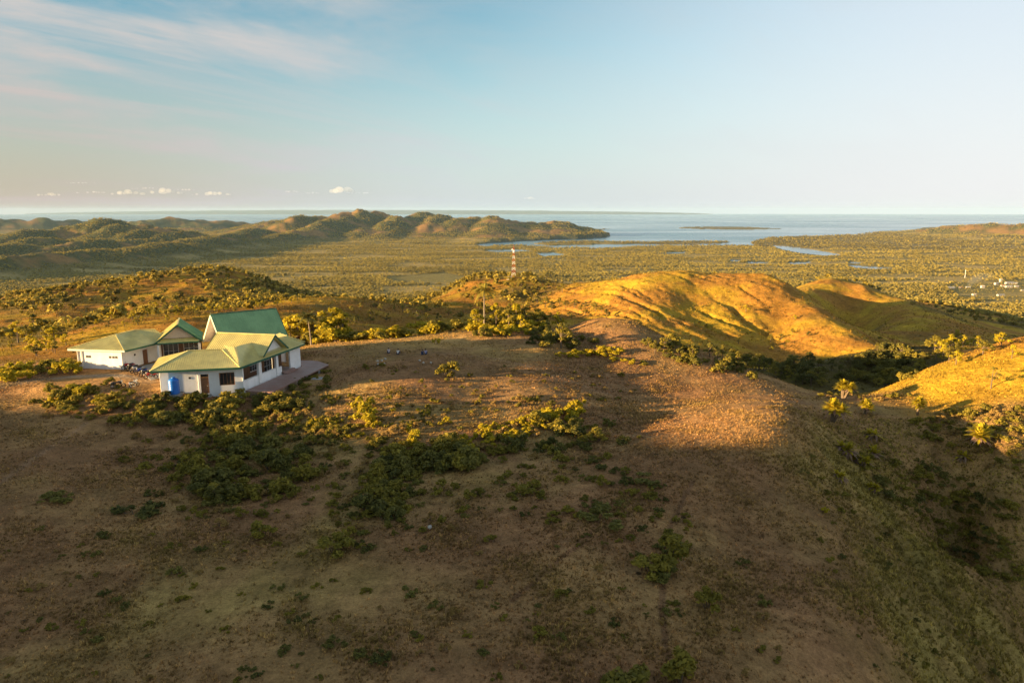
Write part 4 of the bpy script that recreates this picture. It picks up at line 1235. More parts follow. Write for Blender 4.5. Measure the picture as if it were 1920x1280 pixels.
for a in [(1783, 541, 24, 9, 5, .1, 0, 'long pale village building left of the thin smoke'),
          (1802, 540.5, 12, 8, 4, .2, 1, 'small rust roofed house beside the long pale village building'),
          (1815, 540, 13, 8, 4, -.1, 0, 'grey roofed house under the smoke'),
          (1842, 540, 11, 9, 8, 0, 2, 'cream house standing alone right of the smoke'),
          (1868, 534, 14, 9, 7, .2, 0, 'bright white house at the left of the village centre'),
          (1876, 528.5, 8, 7, 11, 0, 2, 'tall narrow cream building above the village centre'),
          (1892, 533, 28, 11, 7, .05, 0, 'long white roofed hall in the village centre'),
          (1903, 533, 14, 9, 6, -.1, 0, 'white house at the right end of the long hall'),
          (1891, 539, 22, 9, 6, 0, 0, 'lower white roofed building in front of the long hall'),
          (1905, 539, 15, 9, 6, .1, 2, 'orange cream house right of the lower white building'),
          (1880, 537, 12, 8, 5, -.2, 1, 'small rust roofed house left of the lower white building'),
          (1826, 554, 11, 8, 5, .1, 2, 'single small cream house alone in the palms below the village'),
          (1876, 554.5, 24, 8, 4, .15, 0, 'long low white roof below the village'),
          (1746, 539, 11, 8, 5, -.2, 0, 'single white house at the left edge of the village'),
          (1918, 546, 13, 8, 4, .1, 0, 'grey white house at the right edge of the frame')]: village_house(*a)
def mast():
    g = on_ground(1809, 521); H = 15*g[1]/.98/1280
    root = empty('slender_mast', g); tag(root, 'slender white mast rising from the palms left of the village', 'mast')
    MB().tube([(0, 0, -1), (0, 0, H*.7), (0, 0, H)], [.7, .6, .35], 8).build('pole', M_WHT, root)
    MB().lathe([(0, 0), (1.0, 0), (1.0, 3), (0, 4)], 8, (0, 0, H*.82)).build('antenna_cluster', M_WHT, root)
mast()
def smoke():
    g = on_ground(1815, 540)
    m = bpy.data.materials.new('thin_smoke'); m.use_nodes = True
    nt = m.node_tree; nt.nodes.clear()
    out = nt.nodes.new('ShaderNodeOutputMaterial'); v = nt.nodes.new('ShaderNodeVolumePrincipled')
    v.inputs['Color'].default_value = (.75, .85, 1, 1); v.inputs['Density'].default_value = 0.003
    nt.links.new(v.outputs[0], out.inputs['Volume'])
    mb = MB(); mb.tube([(0, 0, 1), (6, 2, 14), (18, 4, 26), (40, 6, 34), (75, 8, 38)], [4, 9, 12, 12, 5], 10)
    o = mb.build('smoke', m, None, True); o.location = g; tag(o, kind='stuff')
smoke()
# ------------------------------------------------------------------ foliage materials
def leaf_mat(name, c_dark, c_pale, hue=0.5, trans=0.35, use_tint=False):
    m, nt, b, out = new_mat(name)
    oi = nt.nodes.new('ShaderNodeObjectInfo')
    g = nt.nodes.new('ShaderNodeNewGeometry')
    rnd = g.outputs['Random Per Island']
    f = math_node(nt, 'ADD', math_node(nt, 'MULTIPLY', math_node(nt, 'POWER', rnd, 1.6), 0.55), math_node(nt, 'MULTIPLY', oi.outputs['Random'], 0.45))
    col = mix_col(nt, f, c_dark, c_pale)  # tone differs at random from leaf to leaf and plant to plant
    if use_tint:
        at = nt.nodes.new('ShaderNodeAttribute'); at.attribute_type = 'INSTANCER'; at.attribute_name = 'tint'
        col = mix_col(nt, 1.0, col, at.outputs['Color'], 'MULTIPLY')
    nt.links.new(col, b.inputs['Base Color'])
    b.inputs['Roughness'].default_value = 0.75; b.inputs['Specular IOR Level'].default_value = 0.12
    tr = nt.nodes.new('ShaderNodeBsdfTranslucent'); nt.links.new(col, tr.inputs['Color'])
    mx = nt.nodes.new('ShaderNodeMixShader'); mx.inputs[0].default_value = trans
    nt.links.new(b.outputs[0], mx.inputs[1]); nt.links.new(tr.outputs[0], mx.inputs[2]); nt.links.new(mx.outputs[0], out.inputs['Surface'])
    return m
L_OLIVE = leaf_mat('olive_leaf', (0.12, 0.108, 0.022), (0.40, 0.315, 0.046))
L_BRIGHT = leaf_mat('yellow_green_leaf', (0.30, 0.245, 0.018), (0.62, 0.475, 0.032), trans=0.4)
L_DARK = leaf_mat('dark_green_leaf', (0.060, 0.066, 0.020), (0.30, 0.255, 0.055))
L_DRY = leaf_mat('dry_leaf', (0.26, 0.165, 0.050), (0.42, 0.28, 0.090))
L_PINK = leaf_mat('withered_frond', (0.26, 0.16, 0.11), (0.40, 0.27, 0.19))
L_FAR = leaf_mat('far_palm_leaf', (0.26, 0.225, 0.065), (0.44, 0.355, 0.105), trans=0.25, use_tint=True)
L_GRASS = leaf_mat('grass_blade', (0.6, 0.6, 0.6), (1.3, 1.3, 1.3), trans=0.3, use_tint=True)
M_BARK = weathered('bark', (0.16, 0.115, 0.075), (0.10, 0.072, 0.048), 4, 0.9, 0.2)
M_PALMBARK = weathered('palm_bark', (0.26, 0.21, 0.16), (0.18, 0.145, 0.11), 5, 0.9, 0.2)

def leaves(centres, radii, n, size, rg, flat=0.75, shell=0.55, aspect=0.5):
    """n leaf quads spread through the volume of several lobes"""
    centres = np.asarray(centres, float); radii = np.asarray(radii, float)
    w = radii**2; k = rg.choice(len(centres), n, p=w/w.sum())
    d = rg.normal(size=(n, 3)); d /= np.linalg.norm(d, axis=1)[:, None]
    d[:, 2] = np.where(d[:, 2] < -0.35, -d[:, 2]*0.6, d[:, 2])
    rad = radii[k]*(shell + (1-shell)*rg.random(n))*(0.82 + 0.36*rg.random(n))
    c = centres[k] + d*rad[:, None]*np.array([1, 1, flat])
    nrm = d + rg.normal(size=(n, 3))*0.65 + np.array([0, 0, 0.6]); nrm /= np.linalg.norm(nrm, axis=1)[:, None]
    t = np.cross(nrm, rg.normal(size=(n, 3))); t /= np.linalg.norm(t, axis=1)[:, None]
    b = np.cross(nrm, t)
    s = size*(0.6 + 0.8*rg.random(n))[:, None]
    v = np.stack([c - t*s, c + b*s*aspect, c + t*s - nrm*s*0.25, c - b*s*aspect], 1).reshape(-1, 3)
    f = np.arange(4*n).reshape(-1, 4)
    return v, f
def with_stems(name, lv, lf, mb, m_leaf, m_bark):
    """foliage plus thin stems as one mesh"""
    sv, sf = np.array(mb.v, float).reshape(-1, 3), [f for f in mb.f if len(f) == 4]
    v = np.concatenate([lv, sv]); f = np.concatenate([lf, np.array(sf, int).reshape(-1, 4) + len(lv)])
    return np_mesh(name, v, f, mats=[m_leaf, m_bark], mat_idx=[0]*len(lf) + [1]*len(sf))
# shrubs: unit height about 1 m
def shrub_mesh(seed, mat, n=900, lobes=9, spread=0.62, tall=1.0, leaf=0.085):
    rg = np.random.default_rng(seed)
    cs, rs = [], []
    for i in range(lobes):
        a = rg.uniform(0, 2*math.pi); r_ = spread*math.sqrt(rg.random())*0.8
        h = rg.uniform(0.18, 0.80)*(1 - 0.35*r_/spread)
        cs.append((r_*math.cos(a), r_*math.sin(a), h*tall)); rs.append(rg.uniform(0.13, 0.27))
    lv, lf = leaves(cs, rs, n, leaf, rg, 0.85, 0.45)
    mb = MB()
    for c in cs[:6]: mb.tube([(c[0]*.15, c[1]*.15, -0.12), (c[0]*.6, c[1]*.6, c[2]*.6), c], [.018, .012, .006], 4, False)
    return with_stems('shrub', lv, lf, mb, mat, M_BARK)
SHRUBS = {'olive': [shrub_mesh(i, L_OLIVE, 1000, 9 + i % 4) for i in range(4)],
          'bright': [shrub_mesh(20+i, L_BRIGHT, 900, 8 + i % 3) for i in range(4)],
          'dark': [shrub_mesh(40+i, L_DARK, 1100, 11) for i in range(4)],
          'tall': [shrub_mesh(60+i, L_BRIGHT, 850, 9, 0.30, 1.12, 0.075) for i in range(3)],
          'slender': [shrub_mesh(70+i, L_OLIVE, 850, 9, 0.30, 1.12, 0.075) for i in range(3)],
          'low': [shrub_mesh(80+i, L_OLIVE, 700, 10, 0.95, 0.55) for i in range(3)],
          'lowdark': [shrub_mesh(90+i, L_DARK, 700, 10, 0.95, 0.5) for i in range(3)],
          'dry': [shrub_mesh(100+i, L_DRY, 600, 9, 0.7, 0.8, 0.07) for i in range(3)]}
# trees: unit height 1, trunk and crown apart
def tree_meshes(seed, mat, n=1300, lobes=13, wide=0.36, base=0.35, leaf=0.04):
    rg = np.random.default_rng(seed)
    cs, rs = [], []
    for i in range(lobes):
        a = rg.uniform(0, 2*math.pi); h = rg.uniform(base, 0.92)
        k = math.sin(math.pi*min(1, (h-base+.18)/(1.05-base)))**0.7
        r_ = wide*k*math.sqrt(rg.random())
        cs.append((r_*math.cos(a), r_*math.sin(a), h)); rs.append(rg.uniform(0.075, 0.16))
    lv, lf = leaves(cs, rs, n, leaf, rg, 0.8, 0.45)
    crown = np_mesh('crown', lv, lf, mat)
    mb = MB()
    top = (rg.uniform(-.03, .03), rg.uniform(-.03, .03), 0.62)
    mb.tube([(0, 0, -0.04), (top[0]*.4, top[1]*.4, .3), top], [.032, .024, .010], 6, False)
    for c in cs[:7]: mb.tube([(top[0]*.5, top[1]*.5, .34), ((top[0]*.5+c[0])*.55, (top[1]*.5+c[1])*.55, (.34+c[2])*.52), c], [.014, .010, .004], 4, False)
    return mb.mesh('trunk', M_BARK), crown
TREES = {'olive': [tree_meshes(200+i, L_OLIVE) for i in range(4)],
         'bright': [tree_meshes(220+i, L_BRIGHT, 1200, 12) for i in range(4)],
         'dark': [tree_meshes(240+i, L_DARK, 1400, 15, 0.40, 0.25) for i in range(4)],
         'slim': [tree_meshes(260+i, L_OLIVE, 800, 10, 0.18, 0.40, 0.032) for i in range(3)],
         'bare': [tree_meshes(280+i, L_OLIVE, 260, 11, 0.38, 0.45, 0.035) for i in range(2)]}
def frond(mb, base, az, rise, length, droop, n=6, leaf=0.20, rows=11, wide=1.0):
    """a feather frond: midrib with paired leaflets, as plain arrays"""
    pts = []
    for i in range(n+1):
        t = i/n
        x = length*t*math.cos(rise)*(1 - .12*t); z = length*(t*math.sin(rise) - droop*t*t)
        pts.append(Vector((base[0] + x*math.cos(az), base[1] + x*math.sin(az), base[2] + z)))
    side = Vector((-math.sin(az), math.cos(az), 0))
    for i in range(n): mb.add([pts[i] + side*.012*length*.2, pts[i+1] + side*.012*length*.2, pts[i+1] - side*.012*length*.2, pts[i] - side*.012*length*.2], [(0, 1, 2, 3)])
    for r_ in range(1, rows+1):
        t = r_/(rows+0.5); f = t*n; i = min(int(f), n-1); p = pts[i].lerp(pts[i+1], f-i)
        d = (pts[i+1]-pts[i]).normalized()
        ln = leaf*length*math.sin(math.pi*(0.15 + 0.8*t))*wide
        for s_ in (-1, 1):
            tip = p + side*s_*ln*.85 + d*ln*.45 + Vector((0, 0, -ln*.35))
            w = d*(length/rows*.9)
            mb.add([p - w*.5, p + w*.5, tip + w*.12, tip - w*.12], [(0, 1, 2, 3)])
def quads_mesh(mb, name, mat):
    return np_mesh(name, np.array([tuple(v) for v in mb.v]), np.array(mb.f), mat)
def palm_meshes(seed, h=7.5, nf=24, fl=3.1):
    rg = random.Random(seed)
    t = MB(); bx = rg.uniform(-.5, .5)
    t.tube([(0, 0, -.4), (bx*.15, 0, h*.3), (bx*.5, 0, h*.7), (bx, 0, h)], [.22, .15, .13, .11], 8, False)
    c = MB()
    for i in range(nf):
        frond(c, (bx, 0, h), 2*math.pi*i/nf + rg.uniform(-.2, .2), rg.uniform(-.15, 1.15), fl*rg.uniform(.85, 1.1), rg.uniform(.35, .75), rows=13)
    nuts = MB()
    for i in range(5): a = rg.uniform(0, 6.3); nuts.ball((bx + .22*math.cos(a), .22*math.sin(a), h-.25), .13, 6, 5)
    return t.mesh('trunk', M_PALMBARK), quads_mesh(c, 'crown', L_OLIVE if seed % 2 else L_DARK), nuts.mesh('coconuts', M_BARK, True)
PALMS = [palm_meshes(301), palm_meshes(302, 6.5), palm_meshes(303, 8.0, 20)]
# rosette plants of the right-hand slope: strap leaves on a short stem, a skirt of withered ones
def rosette_meshes(seed, h=1.15, n=95, L_=.80, skirt=8):
    rg = random.Random(seed)
    st, gr, dd = MB(), MB(), MB()
    heads = [(0, 0, h)] + [(rg.uniform(-.6, .6), rg.uniform(-.4, .4), h*rg.uniform(.65, .95)) for _ in range(2)]
    for hd in heads:
        st.tube([(0, 0, -.3), (hd[0]*.5, hd[1]*.5, hd[2]*.45), hd], [.11, .09, .07], 6, False)
        def strap(mb, az, rise, ln, w, droop):
            pts = []
            for i in range(5):
                t = i/4; x = ln*t*math.cos(rise); z = ln*(t*math.sin(rise) - droop*t*t)
                pts.append(Vector((hd[0]+x*math.cos(az), hd[1]+x*math.sin(az), hd[2]+z)))
            sd = Vector((-math.sin(az), math.cos(az), 0)); ws = (.5, 1, .95, .7, .12)
            for i in range(4): mb.add([pts[i]-sd*w*ws[i], pts[i]+sd*w*ws[i], pts[i+1]+sd*w*ws[i+1], pts[i+1]-sd*w*ws[i+1]], [(0, 1, 2, 3)])
        for i in range(n): strap(gr, rg.uniform(0, 6.283), rg.uniform(-.25, 1.5), L_*rg.uniform(.6, 1.05), .10, rg.uniform(.05, .45))
        for i in range(skirt): strap(dd, rg.uniform(0, 6.283), rg.uniform(-.7, .2), L_*rg.uniform(.6, 1.0), .075, rg.uniform(.2, .5))
    return st.mesh('stem', M_BARK), quads_mesh(gr, 'leaf_rosette', L_BRIGHT), quads_mesh(dd, 'withered_leaves', L_PINK)
ROSETTES = [rosette_meshes(401), rosette_meshes(402, 1.4, 110, .72, 8), rosette_meshes(403, .9, 60, .85, 26), rosette_meshes(404, .5, 14, .9, 22)]

# ------------------------------------------------------------------ placing
def shrub(kind, loc, h, label, group, w=1.0, rg=random):
    o = link('shrub', rg.choice(SHRUBS[kind]), None, loc)
    o.scale = (h*w, h*w, h); o.rotation_euler = (0, 0, rg.uniform(0, 6.28))
    return tag(o, label, 'shrub', group)
def tree(kind, loc, h, label, group, rg=random, w=1.0):
    root = empty('tree', loc, rg.uniform(0, 6.28)); root.scale = (h*w, h*w, h)
    t, c = rg.choice(TREES[kind]); link('trunk', t, root); link('crown', c, root)
    return tag(root, label, 'tree', group)
def palm(loc, sc, label, group, k=None):
    root = empty('coconut_palm', loc, random.uniform(0, 6.28)); root.scale = (sc,)*3
    t, c, n = PALMS[k if k is not None else random.randrange(3)]
    link('trunk', t, root); link('crown', c, root); link('coconuts', n, root)
    return tag(root, label, 'palm', group)
def rosette(loc, sc, label, k=0):
    root = empty('rosette_plant', loc, random.uniform(0, 6.28)); root.scale = (sc*1.35, sc*1.35, sc*1.15)
    s, g, d = ROSETTES[k]; link('stem', s, root); link('leaf_rosette', g, root); link('withered_leaves', d, root)
    return tag(root, label, 'rosette plant', 'rosette plants on the right slope')
def px_to_m(g, px): return px*math.sqrt(g[1]**2 + (g[2]-CAM_Z)**2)/1280.0
def at_px(fn, kind, u, v, hpx, label, group=None, ymax=1e9, **k):
    g, dz_ = on_rim(u, v, ymax)
    return fn(kind, (g[0], g[1], g[2]-.05), px_to_m(g, hpx) + dz_, label, group, **k)

# --- single plants that stand out
for kind, u, v, h, w, lab in [
    ('bright', 686, 797, 42, 1.0, 'bright yellow shrub, lower half of the tall pair right of the house'),
    ('bright', 680, 778, 46, .85, 'bright yellow shrub, upper half of the tall pair right of the house'),
    ('bright', 594, 803, 26, .9, 'small sunlit shrub between the house and the tall yellow pair'),
    ('dry', 742, 812, 30, 1.1, 'golden dry shrub right of the tall yellow pair'),
    ('tall', 775, 836, 36, 1.0, 'slender bright yellow sapling above the dark thicket'),
    ('bright', 822, 846, 24, .9, 'small rounded yellow shrub on the thicket edge right of the sapling'),
    ('bright', 884, 858, 32, .9, 'upright yellow shrub on the right end of the thicket'),
    ('olive', 1004, 795, 36, 1.1, 'broad pale yellow shrub, left of the sunlit pair on the ridge line'),
    ('bright', 1032, 790, 34, 1.0, 'rounded yellow shrub, right of the sunlit pair on the ridge line'),
    ('bright', 1088, 764, 22, .9, 'small lone yellow shrub beside the foot track'),
    ('olive', 838, 707, 34, 1.2, 'round green shrub standing alone on the shaded hilltop'),
    ('bright', 817, 645, 15, .9, 'little yellow bush on the open grass behind the sitting people'),
    ('slender', 1262, 1062, 74, 1.0, 'tall slender yellow green sapling in the right foreground'),
    ('olive', 1222, 1075, 44, 1.2, 'bushy shrub at the left foot of the tall foreground sapling'),
    ('dark', 1248, 1085, 36, 1.5, 'dark low shrub at the base of the tall foreground sapling'),
    ('olive', 1326, 1140, 50, .8, 'upright shrub right of and below the tall foreground sapling'),
    ('slender', 1272, 1278, 70, 1.1, 'leafy sapling at the bottom edge of the picture'),
    ('olive', 1180, 1300, 60, 1.4, 'bush at the bottom edge left of the leafy sapling'),
    ('lowdark', 104, 935, 26, 1.6, 'low dark shrub patch at the left edge of the foreground'),
    ('lowdark', 252, 965, 34, 1.6, 'wide low dark shrub patch in the left foreground'),
    ('olive', 496, 1005, 34, 1.2, 'olive shrub below the dark left thicket'),
    ('olive', 630, 1035, 44, 1.2, 'olive shrub between the two dark thickets'),
    ('lowdark', 1138, 972, 34, 1.6, 'low dark shrub patch in the centre of the foreground'),
    ('lowdark', 1205, 902, 20, 1.8, 'dark flat bush on the shaded slope below the sunlit crown'),
    ('olive', 980, 925, 24, 1.5, 'olive bush right of the curved thicket'),
    ('olive', 1012, 1190, 22, 1.0, 'small yellow green bush in the bottom centre of the foreground'),
    ('lowdark', 764, 1112, 20, 1.2, 'small round dark bush in the central foreground'),
    ('lowdark', 632, 1205, 24, 1.0, 'round black green bush near the bottom, left one of two'),
    ('lowdark', 712, 1240, 34, .9, 'round black green bush near the bottom, right one of two'),
    ('bright', 1545, 960, 14, .9, 'tiny yellow bush at the start of the grassy flank')]:
    at_px(shrub, kind, u, v, h, lab, 'single shrubs of the hilltop', w=w)
palm((lambda g: (g[0], g[1], g[2]-.2))(on_rim(908, 603, 138)[0]), 1.08, 'tall coconut palm rising above the yellow shrubs of the hilltop', 'coconut palms near the house', 0)
palm((lambda g: (g[0], g[1], g[2]-.2))(on_rim(583, 634, 126)[0]), .88, 'coconut palm standing right behind the tall hall of the house', 'coconut palms near the house', 1)
at_px(tree, 'bright', 1046, 612, 28, 'small yellow tree with a round crown right of the tall palm', ymax=140)
at_px(tree, 'bright', 930, 612, 46, 'slim bright yellow tree just right of the tall palm', w=.8, ymax=138)
at_px(tree, 'olive', 1052, 652, 50, 'large olive tree on the hilltop rim, right of the shrubs', ymax=136)
for u, v, s, k, lab in [(1580, 748, 1.35, 1, 'tallest yellow rosette plant, standing on the saddle track'), (1560, 790, 1.45, 0, 'wide yellow rosette plant in front of the tallest one'),
                        (1622, 775, 1.0, 0, 'small rosette plant right of the tallest one on the track'), (1720, 778, 1.15, 1, 'lone rosette plant on the saddle, far from the others'),
                        (1576, 846, 1.2, 3, 'pinkish half withered rosette plant at the gully head'), (1638, 850, 1.1, 3, 'withered rosette plant in the gully shade'),
                        (1612, 872, .8, 2, 'bright small rosette plant at the top of the gully'), (1836, 832, 1.5, 2, 'big pinkish rosette plant on the right hand slope'),
                        (1808, 862, .9, 3, 'small withered rosette plant below the big pinkish one'), (1568, 895, .8, 3, 'faded rosette plant on the grassy edge'), (1640, 922, .6, 2, 'tiny yellow rosette plant on the grassy flank'),
                        (1640, 822, 1.0, 3, 'grey rosette plant in the shade right of the gully head')]:
    g = on_ground(u, v); rosette((g[0], g[1], g[2]-.05), s, lab, k)
at_px(tree, 'bare', 1858, 728, 46, 'thin leaved tree on the golden slope at the right edge')
at_px(tree, 'bare', 1690, 668, 26, 'thin leaved tree at the end of the dark spur')

# --- groves: members alike share one label
ADJ = {'bright': 'bright yellow', 'olive': 'olive green', 'dark': 'dark green', 'slim': 'slim', 'bare': 'thin leaved', 'tall': 'slender yellow', 'slender': 'slender olive', 'low': 'spreading olive', 'lowdark': 'spreading dark', 'dry': 'dry brown'}
SCRUB = []
def grove(fn, kinds, region, n, hpx, what, group, seed, w=1.0, spacing=0.0, ymax=1e9, loose=False):
    """n plants on the ground inside an outline; loose ones join the uncountable scrub"""
    rg = random.Random(seed); us = [p[0] for p in region]; vs_ = [p[1] for p in region]; tries = 0
    done = []
    while len(done) < n and tries < n*40:
        tries += 1
        u, v = rg.uniform(min(us), max(us)), rg.uniform(min(vs_), max(vs_))
        if not pip(np.array([u]), np.array([v]), region)[0]: continue
        if loose and on_ground(u, v) is None: continue
        g, dz_ = on_rim(u, v, ymax)
        if any((g[0]-q[0][0])**2 + (g[1]-q[0][1])**2 < spacing**2 for q in done): continue
        done.append((g, u, px_to_m(g, rg.uniform(*hpx)) + dz_, rg.choice(kinds)))
    if not done: return
    if loose:
        for g, u, h, k in done: SCRUB.append((g[0], g[1], g[2]-.08*h, h*w*rg.uniform(.85, 1.2), k))
        return
    ulo, uhi = min(q[1] for q in done), max(q[1] for q in done); yy = sorted(q[0][1] for q in done); hs = sorted(q[2] for q in done)
    for g, u, h, k in done:
        c = min(4, int(5*(u-ulo)/(uhi-ulo+1e-6))); col = ('left end', 'left part', 'middle', 'right part', 'right end')[c]
        row = 'front' if g[1] < yy[len(yy)//2] else 'back'
        size = ', tallest' if h == hs[-1] else (', smallest' if h == hs[0] else '')
        big = 'small' if h < hs[len(hs)//3] else ('large' if h > hs[2*len(hs)//3] else 'medium')
        lab = '%s %s %s, %s %s%s' % (big, ADJ[k], what, row, col, size)
        fn(k, (g[0], g[1], g[2]-.08*h), h, lab, group, rg=rg, w=w*rg.uniform(.85, 1.2))
T = tree; S_ = shrub
grove(S_, ['dark', 'olive', 'olive', 'dark', 'slender'], [(305,905),(340,860),(400,820),(470,800),(560,830),(585,880),(560,915),(470,950),(390,935)], 34, (18, 56), 'shrub in the left thicket below the house', 'left thicket below the house', 1, 1.1, .9)
grove(S_, ['dark', 'olive'], [(190,762),(300,752),(420,752),(540,742),(560,770),(430,790),(300,795),(200,790)], 28, (18, 34), 'shrub in the hedge below the house front', 'hedge below the house front', 2, 1.2, 1.0)
grove(S_, ['dark', 'olive', 'olive', 'dark', 'slender'], [(690,985),(690,890),(730,850),(820,838),(905,845),(925,868),(860,882),(770,892),(752,975)], 42, (18, 52), 'shrub in the curved central thicket', 'curved thicket in the centre', 4, 1.1, .7)
grove(S_, ['bright', 'bright', 'dry'], [(835,842),(900,812),(985,793),(1080,770),(1090,785),(1000,812),(920,835)], 24, (14, 27), 'shrub in the sunlit ridge line band', 'sunlit shrubs along the ridge line', 5, 1.1, .6)
grove(S_, ['olive', 'dark'], [(900,850),(1000,815),(1100,790),(1200,800),(1110,850),(1000,880)], 20, (16, 28), 'shrub in the shade below the ridge line', 'shaded shrubs below the ridge line', 6, 1.2, .7)
grove(S_, ['olive', 'bright'], [(70,748),(120,728),(190,728),(235,748),(215,770),(110,778)], 16, (16, 30), 'shrub in the clump at the yard edge', 'clump at the yard edge', 8, 1.15, .6)
grove(S_, ['bright', 'bright', 'olive'], [(0,706),(60,692),(120,686),(150,690),(140,702),(60,712),(0,722)], 16, (20, 34), 'shrub in the row left of the house', 'yellow row left of the house', 9, 1.1, .8)
grove(T, ['bright', 'bright', 'olive'], [(540,632),(560,615),(640,612),(655,628),(600,640)], 10, (34, 56), 'tree in the grove behind the right house end', 'grove behind the house', 10, 1.15, 1.5, ymax=136)
grove(S_, ['bright', 'bright', 'olive'], [(570,640),(640,630),(740,622),(770,628),(720,636),(630,642)], 22, (18, 30), 'shrub on the rim behind sunlit grass', 'shrubs on the hilltop rim', 11, 1.2, .9, ymax=132)
grove(S_, ['bright', 'bright', 'olive'], [(765,615),(830,605),(930,610),(1010,612),(1005,628),(900,632),(830,618)], 30, (16, 28), 'shrub in the thicket round the tall palm', 'thicket round the tall palm', 12, 1.2, .9, ymax=140)
grove(T, ['bright', 'bright', 'olive'], [(850,612),(900,602),(1000,606),(1010,622),(930,626)], 9, (34, 48), 'tree in the thicket round the tall palm', 'small trees round the tall palm', 13, 1.1, 1.2, ymax=141)
grove(S_, ['dark', 'olive'], [(985,640),(1010,615),(1060,625),(1130,640),(1110,655),(1020,655)], 18, (14, 26), 'shrub on the rim below the large tree', 'dark shrubs on the rim', 14, 1.2, .8, ymax=138)
grove(S_, ['bright', 'bright', 'low'], [(1035,668),(1070,650),(1150,650),(1170,668),(1230,682),(1200,688),(1100,676),(1050,676)], 18, (10, 20), 'bush in the patch right of the large tree', 'sunlit bushes right of the large tree', 15, 1.25, .7, ymax=140)
grove(T, ['dark', 'dark', 'olive'], [(1330,668),(1400,686),(1450,690),(1540,690),(1560,712),(1500,722),(1440,706)], 28, (22, 38), 'tree in the shaded valley below the golden hill', 'trees in the shaded valley', 17, 1.2, 2.0)
grove(T, ['dark', 'olive', 'slim'], [(1180,640),(1300,660),(1420,680),(1400,700),(1250,672)], 14, (20, 36), 'tree along the foot of the golden hill', 'trees at the foot of the golden hill', 18, 1.1, 2.0)
grove(T, ['bright', 'olive', 'bright'], [(1735,690),(1750,650),(1800,640),(1900,650),(1905,672),(1840,680),(1770,700)], 24, (16, 34), 'tree in the hollow below the right golden slope', 'trees in the right hollow', 20, 1.1, 2.0)
grove(T, ['dark', 'olive', 'bright', 'slim'], [(1215,600),(1300,630),(1420,660),(1560,660),(1500,600),(1400,560),(1250,560)], 14, (8, 18), 'tree alone on the golden hillside', 'scattered trees of the golden hill', 24, 1.2, 4)
grove(T, ['dark', 'olive', 'olive'], [(940,545),(1010,535),(1100,560),(1160,590),(1060,615),(950,600)], 40, (9, 20), 'tree in the wood on the left golden hill', 'wood on the golden hill', 25, 1.2, 4)
grove(T, ['olive', 'dark'], [(975,522),(1000,517),(1035,520),(1030,526),(980,527)], 9, (9, 16), 'tree beside the radio tower', 'trees at the radio tower', 26, 1.3, 3)
grove(T, ['dark', 'slim', 'olive'], [(620,592),(700,575),(820,578),(870,598),(760,606),(650,610)], 30, (8, 18), 'tree in the hollow behind the hilltop rim', 'trees in the hollow behind the rim', 27, 1.2, 3)
grove(T, ['olive', 'bright', 'slim'], [(0,640),(60,610),(130,640),(110,672),(20,670)], 16, (22, 46), 'tree on the slope left behind the house', 'trees left behind the house', 28, 1.0, 2.5)
grove(T, ['olive', 'bright', 'bright', 'dark'], [(60,620),(200,585),(400,565),(560,560),(560,575),(400,592),(240,612),(120,640)], 56, (8, 19), 'tree on the golden spurs behind the house', 'trees on the spurs behind the house', 29, 1.2, 4)
grove(T, ['dark', 'dark', 'olive'], [(1460,700),(1540,695),(1640,655),(1670,655),(1600,690),(1540,728),(1490,722)], 26, (14, 26), 'tree crowding the valley floor beside the spur', 'trees beside the spur', 56, 1.25, 1.5)
grove(T, ['slim'], [(536,556),(560,556),(560,560),(536,560)], 2, (14, 16), 'tree of the pair on the skyline of the spur', 'pair of thin trees on the spur', 30, .8, 2)
# scrub too small and dense to count
grove(S_, ['low', 'olive', 'dry', 'lowdark'], [(250,800),(420,780),(640,790),(700,860),(620,960),(420,990),(280,940),(220,860)], 150, (5, 15), '', '', 51, 1.4, .3, loose=True)
grove(S_, ['low', 'olive', 'dry', 'lowdark'], [(600,820),(900,800),(1180,790),(1220,840),(960,920),(840,1000),(660,1040),(600,940)], 170, (5, 15), '', '', 52, 1.4, .3, loose=True)
grove(S_, ['bright', 'dry', 'bright'], [(820,850),(900,805),(985,785),(1085,760),(1100,780),(1000,815),(920,840)], 60, (7, 16), '', '', 53, 1.2, .3, loose=True)
grove(S_, ['low', 'dry', 'olive'], [(60,730),(200,720),(260,740),(240,790),(60,790)], 50, (5, 13), '', '', 54, 1.3, .3, loose=True)
grove(S_, ['olive', 'low', 'dark'], [(470,752),(600,700),(640,690),(640,740),(560,770)], 40, (6, 14), '', '', 55, 1.2, .3, loose=True)
grove(S_, ['olive', 'low', 'dry'], [(330,800),(470,790),(600,775),(680,800),(600,840),(430,820)], 60, (10, 22), '', '', 3, 1.2, .5, loose=True)
grove(S_, ['dark', 'olive', 'low'], [(180,765),(300,750),(420,752),(540,742),(590,760),(560,790),(430,800),(300,800),(190,795)], 70, (9, 20), '', '', 33, 1.3, .3, loose=True)
grove(S_, ['dark', 'lowdark', 'olive'], [(300,905),(340,850),(400,810),(470,795),(570,820),(600,880),(560,930),(470,960),(390,945)], 50, (9, 20), '', '', 34, 1.3, .3, loose=True)
grove(S_, ['dark', 'lowdark', 'olive'], [(680,995),(680,890),(730,840),(820,830),(915,840),(935,868),(860,892),(780,900),(765,985)], 50, (9, 20), '', '', 35, 1.3, .3, loose=True)
grove(S_, ['dry', 'bright', 'low'], [(560,815),(640,790),(720,770),(830,760),(850,800),(720,830),(620,835)], 50, (5, 13), '', '', 7, 1.3, .4, loose=True)
grove(S_, ['dry', 'low', 'olive'], [(600,740),(800,735),(1000,745),(1180,748),(1080,770),(800,790),(640,780)], 90, (4, 9), '', '', 36, 1.5, .4, loose=True)
